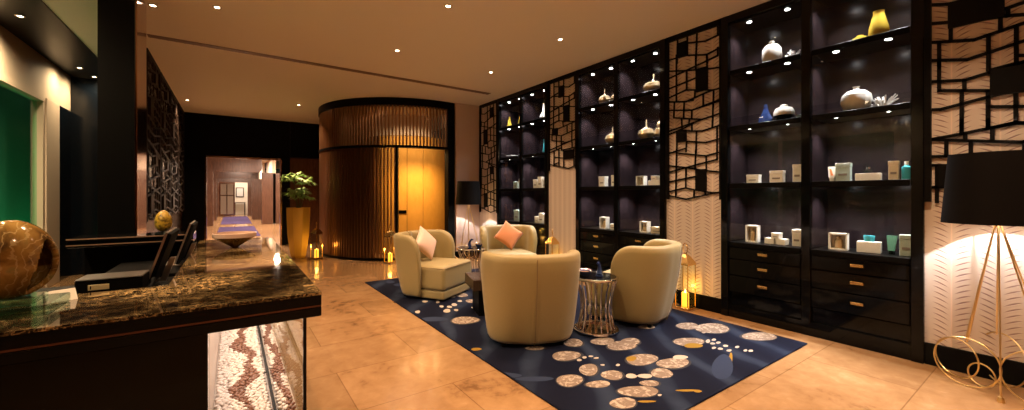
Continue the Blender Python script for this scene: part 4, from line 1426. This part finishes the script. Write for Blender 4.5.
obj('foliage', b, [MLEAF, MLEAF2], pt, smooth=False)

# ================================================================== reception desk
dk = thing('reception_desk', 'long marble topped reception desk with a lit pebble case in its end', 'desk', (0, 0, 0))
ZC = .80
b = new()
# L-shaped top in two mitred slabs
quad_prism(b, [(-2.0, 2.02, ZC - .012), (.34, 2.02, ZC - .012), (-.26, 2.62, ZC - .012), (-2.0, 2.62, ZC - .012)], (0, 0, 1), .012)
obj('marble_top', b, MCOUNTER, dk, smooth=False)
b = new()
quad_prism(b, [(.34, 2.021, ZC - .012), (.34, 5.0, ZC - .012), (-.26, 5.0, ZC - .012), (-.26, 2.6215, ZC - .012)], (0, 0, 1), .012)
obj('marble_top', b, MCOUNTER, dk, smooth=False)
b = new()
bk = new(); box(bk, -2.0, 2.0205, ZC - .058, .3395, 2.62, ZC - .0121); box(bk, -.26, 2.62, ZC - .058, .3395, 4.9995, ZC - .0121); obj('upper_apron', bk, MBLACK, dk, smooth=False)
box(b, -2.0, 2.021, ZC - .066, .339, 2.61, ZC - .058); box(b, -.25, 2.61, ZC - .066, .339, 4.986, ZC - .058)
obj('groove_highlight', b, mat('reddish groove highlight', (.10, .035, .018), .3, .5), dk, smooth=False)  # reddish highlight along the groove, put into its colour
b = new()
box(b, -2.0, 2.02, ZC - .11, .34, 2.62, ZC - .067, .004, 1); box(b, -.26, 2.6, ZC - .11, .34, 5.0, ZC - .067, .004, 1)
obj('apron', b, MBLACK, dk, smooth=False)
b = new()
box(b, -2.0, 2.16, 0, -.085, 2.24, ZC - .111)
obj('front_panel', b, MBLACK, dk, smooth=False)
b = new(); box(b, -.115, 2.24, 0, -.085, 4.95, ZC - .111); obj('inner_panel', b, mat('pale case lining', (.70, .58, .50), .25), dk, smooth=False)
b = new(); box(b, -.085, 4.90, 0, .30, 4.95, ZC - .111); obj('end_panel', b, MBLACK, dk, smooth=False)
b = new(); box(b, .285, 2.185, 0, .300, 2.205, ZC - .111); box(b, .285, 4.88, 0, .30, 4.9, ZC - .111); obj('corner_post', b, MBLACK, dk, smooth=False)
b = new(); box(b, -.084, 2.19, .0, .284, 2.198, ZC - .111); obj('glass_panel', b, MGLASS, dk, smooth=False)
b = new(); box(b, .290, 2.206, .0, .297, 4.879, ZC - .111); obj('glass_panel', b, MGLASS, dk, smooth=False)
b = new(); box(b, -.084, 2.2, 0, .289, 4.899, .09); obj('pebble_tray', b, mat('tray bed', (.45, .36, .30), .6), dk, smooth=False)
b = new(); box(b, .182, 2.2, .0901, .192, 4.899, .128); obj('tray_divider', b, MBLACKM, dk, smooth=False)
b = new(); box(b, -.07, 2.3, ZC - .118, .27, 4.8, ZC - .1112); obj('light_strip', b, mat('lit strip', (1, 1, 1), .5, emit=(1, .80, .66), estr=1.2), dk, smooth=False)
for yy in (2.75, 3.5, 4.3):
    light('desk_case_lamp', 'AREA', (.10, yy, ZC - .125), P_DESK / 3, (1, .84, .74), dk, .3, .7)
# staff-side worktop and raised back ledge
b = new(); box(b, -2.0, 2.62, .70, -.26, 3.3, .735, .004, 1); obj('worktop', b, MBLACKM, dk, smooth=False)
b = new(); box(b, -.98, 4.20, .905, -.262, 4.55, .93, .004, 1); box(b, -.97, 4.21, .885, -.262, 4.55, .905); box(b, -.98, 4.20, .862, -.262, 4.55, .885, .004, 1); obj('back_ledge', b, MBLACK, dk, smooth=False)
b = new(); box(b, -.98, 4.197, .922, -.262, 4.2, .930); box(b, -.98, 4.197, .878, -.262, 4.2, .885); obj('ledge_highlight', b, mat('slab edge highlight', (.50, .32, .22), .3, .6), dk, smooth=False)  # added strips: brownish highlights of both slab edges, put into colour
b = new(); box(b, -.95, 4.50, 0, -.262, 4.54, .862); obj('back_panel', b, MBLACKM, dk, smooth=False)

# pebbles: the nearest ones each on their own, the rest one mass
prot = []
for k in range(4):
    b = new(); bmesh.ops.create_icosphere(b, subdivisions=2, radius=1)
    rnd = random.Random(k)
    for v in b.verts:
        v.co.x *= 1 + .12 * math.sin(3 * v.co.y + k); v.co.y *= .78; v.co.z *= .55 + .06 * math.sin(2 * v.co.x + k)
    me = bpy.data.meshes.new('pebble'); b.to_mesh(me); b.free()
    for p in me.polygons:
        p.use_smooth = True
    me2 = me.copy(); me.materials.append(MPEBW); me2.materials.append(MPEBB)
    prot.append((me, me2))
rnd = random.Random(5)
spots = []
y = 2.235
row = 0
while y < 4.86:
    x = -.065 + (.012 if row % 2 else 0)
    while x < .272:
        if not (.165 < x < .208):
            spots.append((x + rnd.uniform(-.005, .005), y + rnd.uniform(-.005, .005)))
        x += .027
    y += .0235
    row += 1


def is_brown(x, y):
    xm = .187 - abs(x - .187)
    c = .075 + .035 * math.sin(y * 6.2) + .018 * math.sin(y * 15)
    return abs(xm - c) < .034 + .016 * math.sin(y * 9) or (x > .187 and abs(x - (.245 + .02 * math.sin(y * 8))) < .018)


vis = [s for s in spots if s[1] > 2.42]
near, far = [], []
for s in spots:
    (near if (s[1] > 2.42 and len(near) < 290) else far).append(s)
mass = {False: new(), True: new()}
for x, y in near:
    br = is_brown(x, y)
    o = bpy.data.objects.new('brown_pebble' if br else 'white_pebble', prot[rnd.randrange(4)][1 if br else 0])
    COL.objects.link(o)
    s = rnd.uniform(.0128, .0165)
    o.scale = (s, s, s); o.location = (x, y, .09 + s * .45 + rnd.uniform(0, .004)); o.rotation_euler = (rnd.uniform(-.3, .3), rnd.uniform(-.3, .3), rnd.uniform(0, 6.28))
    tag(o, ('brown pebble in a dark drift across the lit pebble bed under the desk' if br else 'white pebble in the lit pebble bed under the marble desk'), 'pebble', 'brown pebbles in the desk case' if br else 'white pebbles in the desk case')
for x, y in far:
    br = is_brown(x, y)
    me = prot[rnd.randrange(4)][0]
    bm_ = mass[br]
    s = rnd.uniform(.0128, .0165)
    M = Matrix.Translation((x, y, .09 + s * .45 + rnd.uniform(0, .004))) @ Matrix.Rotation(rnd.uniform(0, 6.28), 4, 'Z') @ Matrix.Scale(s, 4)
    n0 = len(bm_.verts)
    bm_.from_mesh(me)
    bm_.verts.ensure_lookup_table()
    for v in bm_.verts[n0:]:
        v.co = M @ v.co
for br, bm_ in mass.items():
    o = obj('pebble_bed', bm_, MPEBB if br else MPEBW, ang=180)
    tag(o, 'mass of %s pebbles filling the far part of the lit desk case' % ('brown' if br else 'white'), 'pebbles', kind='stuff')

# ================================================================== things on the desk
# hollow onyx egg on a clear block
eg = thing('onyx_egg_sculpture', 'large hollow swirled brown onyx egg sculpture at the near left corner of the desk', 'sculpture', (-.70, 2.34, ZC + .055))
b = new()
bmesh.ops.create_uvsphere(b, u_segments=120, v_segments=80, radius=1)
for v in b.verts:
    v.co.x *= .135 ; v.co.y *= .115 ; v.co.z = v.co.z * .150
    v.co.x *= 1 - .12 * (v.co.z / .150)
cut = Vector((.955, -.28, -.14)).normalized()
dead = []
for f in b.faces:
    c = f.calc_center_median()
    q = Vector((c.x / .135, c.y / .115, c.z / .155)).normalized()
    d = q - cut * q.dot(cut)
    if q.dot(cut) > 0 and (d.xy.length / .44) ** 2 + (d.z / .72) ** 2 < 1:
        dead.append(f)
bmesh.ops.delete(b, geom=dead, context='FACES')
o = obj('egg_shell', b, MEGG, eg, ang=180)
o.location = (0, 0, .150)
md = o.modifiers.new('thickness', 'SOLIDIFY'); md.thickness = .018; md.offset = -1
o.rotation_euler = (0, .16, 0)
b = new(); box(b, -.17, -.12, -.054, .14, .12, -.0155, .003, 1); box(b, -.09, -.07, -.0154, .09, .07, .006, .003, 1); obj('clear_base', b, MACRYL, eg, smooth=False)
cd = thing('highlight_card', 'white highlight behind the egg sculpture, shaped as a small folded card', 'card', (-.60, 2.50, ZC), .5)  # a white highlight on the counter, given the shape of a card
b = new(); quad_prism(b, [(-.045, -.03, .0005), (.045, -.03, .0005), (.045, 0, .045), (-.045, 0, .045)], (0, .6, .4), .0015); quad_prism(b, [(-.045, .03, .0005), (.045, .03, .0005), (.045, .0015, .045), (-.045, .0015, .045)], (0, -.6, .4), .0015); obj('card_leaf', b, mat('white highlight', (.8, .74, .64), .5), cd, smooth=False)

# printer-like dark box with a pale plate
bx = thing('desk_printer', 'low black desktop printer with a pale label plate behind the near counter', 'printer', (-.478, 2.755, .735), -.03)
b = new(); box(b, -.118, -.085, 0, .118, .085, .112, .006); obj('printer_body', b, MPLASTIC, bx, smooth=False)
b = new(); box(b, -.118, -.087, .113, .118, .085, .119, .003, 1); obj('printer_lid', b, mat('grey satin lid', (.06, .05, .042), .3), bx, smooth=False)
b = new(); box(b, -.072, -.0875, .066, .0, -.0855, .092, .001, 1); p_ = obj('label_plate', b, MPLATE, bx, smooth=False)
b = new(); box(b, -.065, -.0885, .071, -.061, -.0876, .087); obj('plate_mark', b, MBLACKM, p_, smooth=False)
kb = thing('desk_phone', 'small dark desk phone on the staff worktop between the printer and the near monitor', 'telephone', (-.308, 2.715, .7355), 0)
b = new(); quad_prism(b, [(-.04, -.07, 0), (-.04, .07, 0), (-.04, .07, .06), (-.04, -.07, .022)], (1, 0, 0), .08); obj('phone_base', b, MPLASTIC, kb, smooth=False)
b = new()
for r_ in range(4):
    for c_ in range(3):
        box(b, -.004 + c_ * .014, -.055 + r_ * .02, .024 + r_ * .0055, .006 + c_ * .014, -.041 + r_ * .02, .031 + r_ * .0055, .001, 1)
obj('keys', b, MALU, kb, smooth=False)
b = new(); tube(b, [(-.025, -.06, .045), (-.025, -.045, .058), (-.025, 0, .066), (-.025, .045, .078), (-.025, .062, .075)], [.012, .012, .008, .012, .012], 10); obj('handset', b, MPLASTIC, kb)


def monitor(label, loc, rz):
    """screen faces local -x and leans back towards +x"""
    t = thing('desk_monitor', label, 'monitor', loc, rz, 'monitors behind the marble counter')
    b = new(); box(b, -.12, -.11, 0, .045, .11, .012, .005); obj('foot', b, MALU, t, smooth=False)
    b = new(); quad_prism(b, [(.02, -.03, .012), (.05, -.03, .012), (.095, -.03, .15), (.07, -.03, .15)], (0, 1, 0), .06); obj('stand', b, MALU, t, smooth=False)
    M = Matrix.Translation((-.01, 0, .03)) @ Matrix.Rotation(.30, 4, 'Y')
    b = new(); box(b, -.004, -.215, 0, .022, .215, .29, .006); b.transform(M); obj('screen_housing', b, MPLASTIC, t, smooth=False)
    b = new(); box(b, -.0055, -.203, .012, -.0042, .203, .278); b.transform(M); obj('screen', b, MSCREEN, t, smooth=False)
    b = new(); box(b, -.006, -.2175, -.002, .004, -.2145, .292); box(b, -.006, -.2175, .290, .004, .2175, .293); b.transform(M); obj('bezel', b, MALU, t, smooth=False)
    return t


mo = monitor('tilted computer monitor nearest the camera, seen edge-on over the desk', (-.365, 3.065, .7355), 0)
# the second monitor stands on its own further down the staff side
sd = thing('staff_pedestal', 'black pedestal cabinet on the staff side behind the marble counter', 'cabinet', (-.47, 3.85, 0))
b = new(); box(b, -.22, -.40, 0, .20, .34, .735, .004, 1); obj('pedestal_body', b, MBLACKM, sd, smooth=False)
for z0 in (.05, .28, .51):
    b = new(); box(b, -.232, -.38, z0, -.2205, .32, z0 + .2, .003, 1); d_ = obj('drawer', b, MBLACKM, sd, smooth=False)
    b = new(); box(b, -.245, -.1, z0 + .14, -.2322, .04, z0 + .155, .002, 1); obj('handle', b, MBRASS, d_, smooth=False)
dup(mo, (-.318, 3.87, .7352), 0, 'tilted computer monitor further back, beside the black ledge')

# bowl on the counter
bw = thing('marble_bowl', 'wide conical bowl of dark marble with a pale rim on the counter', 'bowl', (.02, 4.20, ZC + .001))
b = new(); lathe(b, [(0, .0), (.024, 0), (.03, .006), (.150, .085), (.143, .085), (.05, .022), (0, .018)], 40); obj('cone', b, MEGG, bw)
b = new(); lathe(b, [(.150, .0855), (.158, .089), (.160, .122), (.154, .124), (.149, .095), (.142, .0855), (.150, .0855)], 40); obj('rim_band', b, mat('rose travertine', (.55, .38, .30), .3), bw)

# gold egg on the ledge
ge = thing('gold_egg_ornament', 'small mottled gold egg on a clear stand on the black ledge', 'ornament', (-.46, 4.32, .93))
b = new(); box(b, -.05, -.05, .0002, .05, .05, .018, .003, 1); obj('clear_stand', b, MACRYL, ge, smooth=False)
b = new(); lathe(b, [(0, .019)] + [(.056 * math.sin(PI * i / 16) * (1 - .12 * math.cos(PI * i / 16) * -1), .019 + .088 * (1 - math.cos(PI * i / 16))) for i in range(1, 16)] + [(0, .195)], 28); obj('egg', b, m_mottle(), ge)
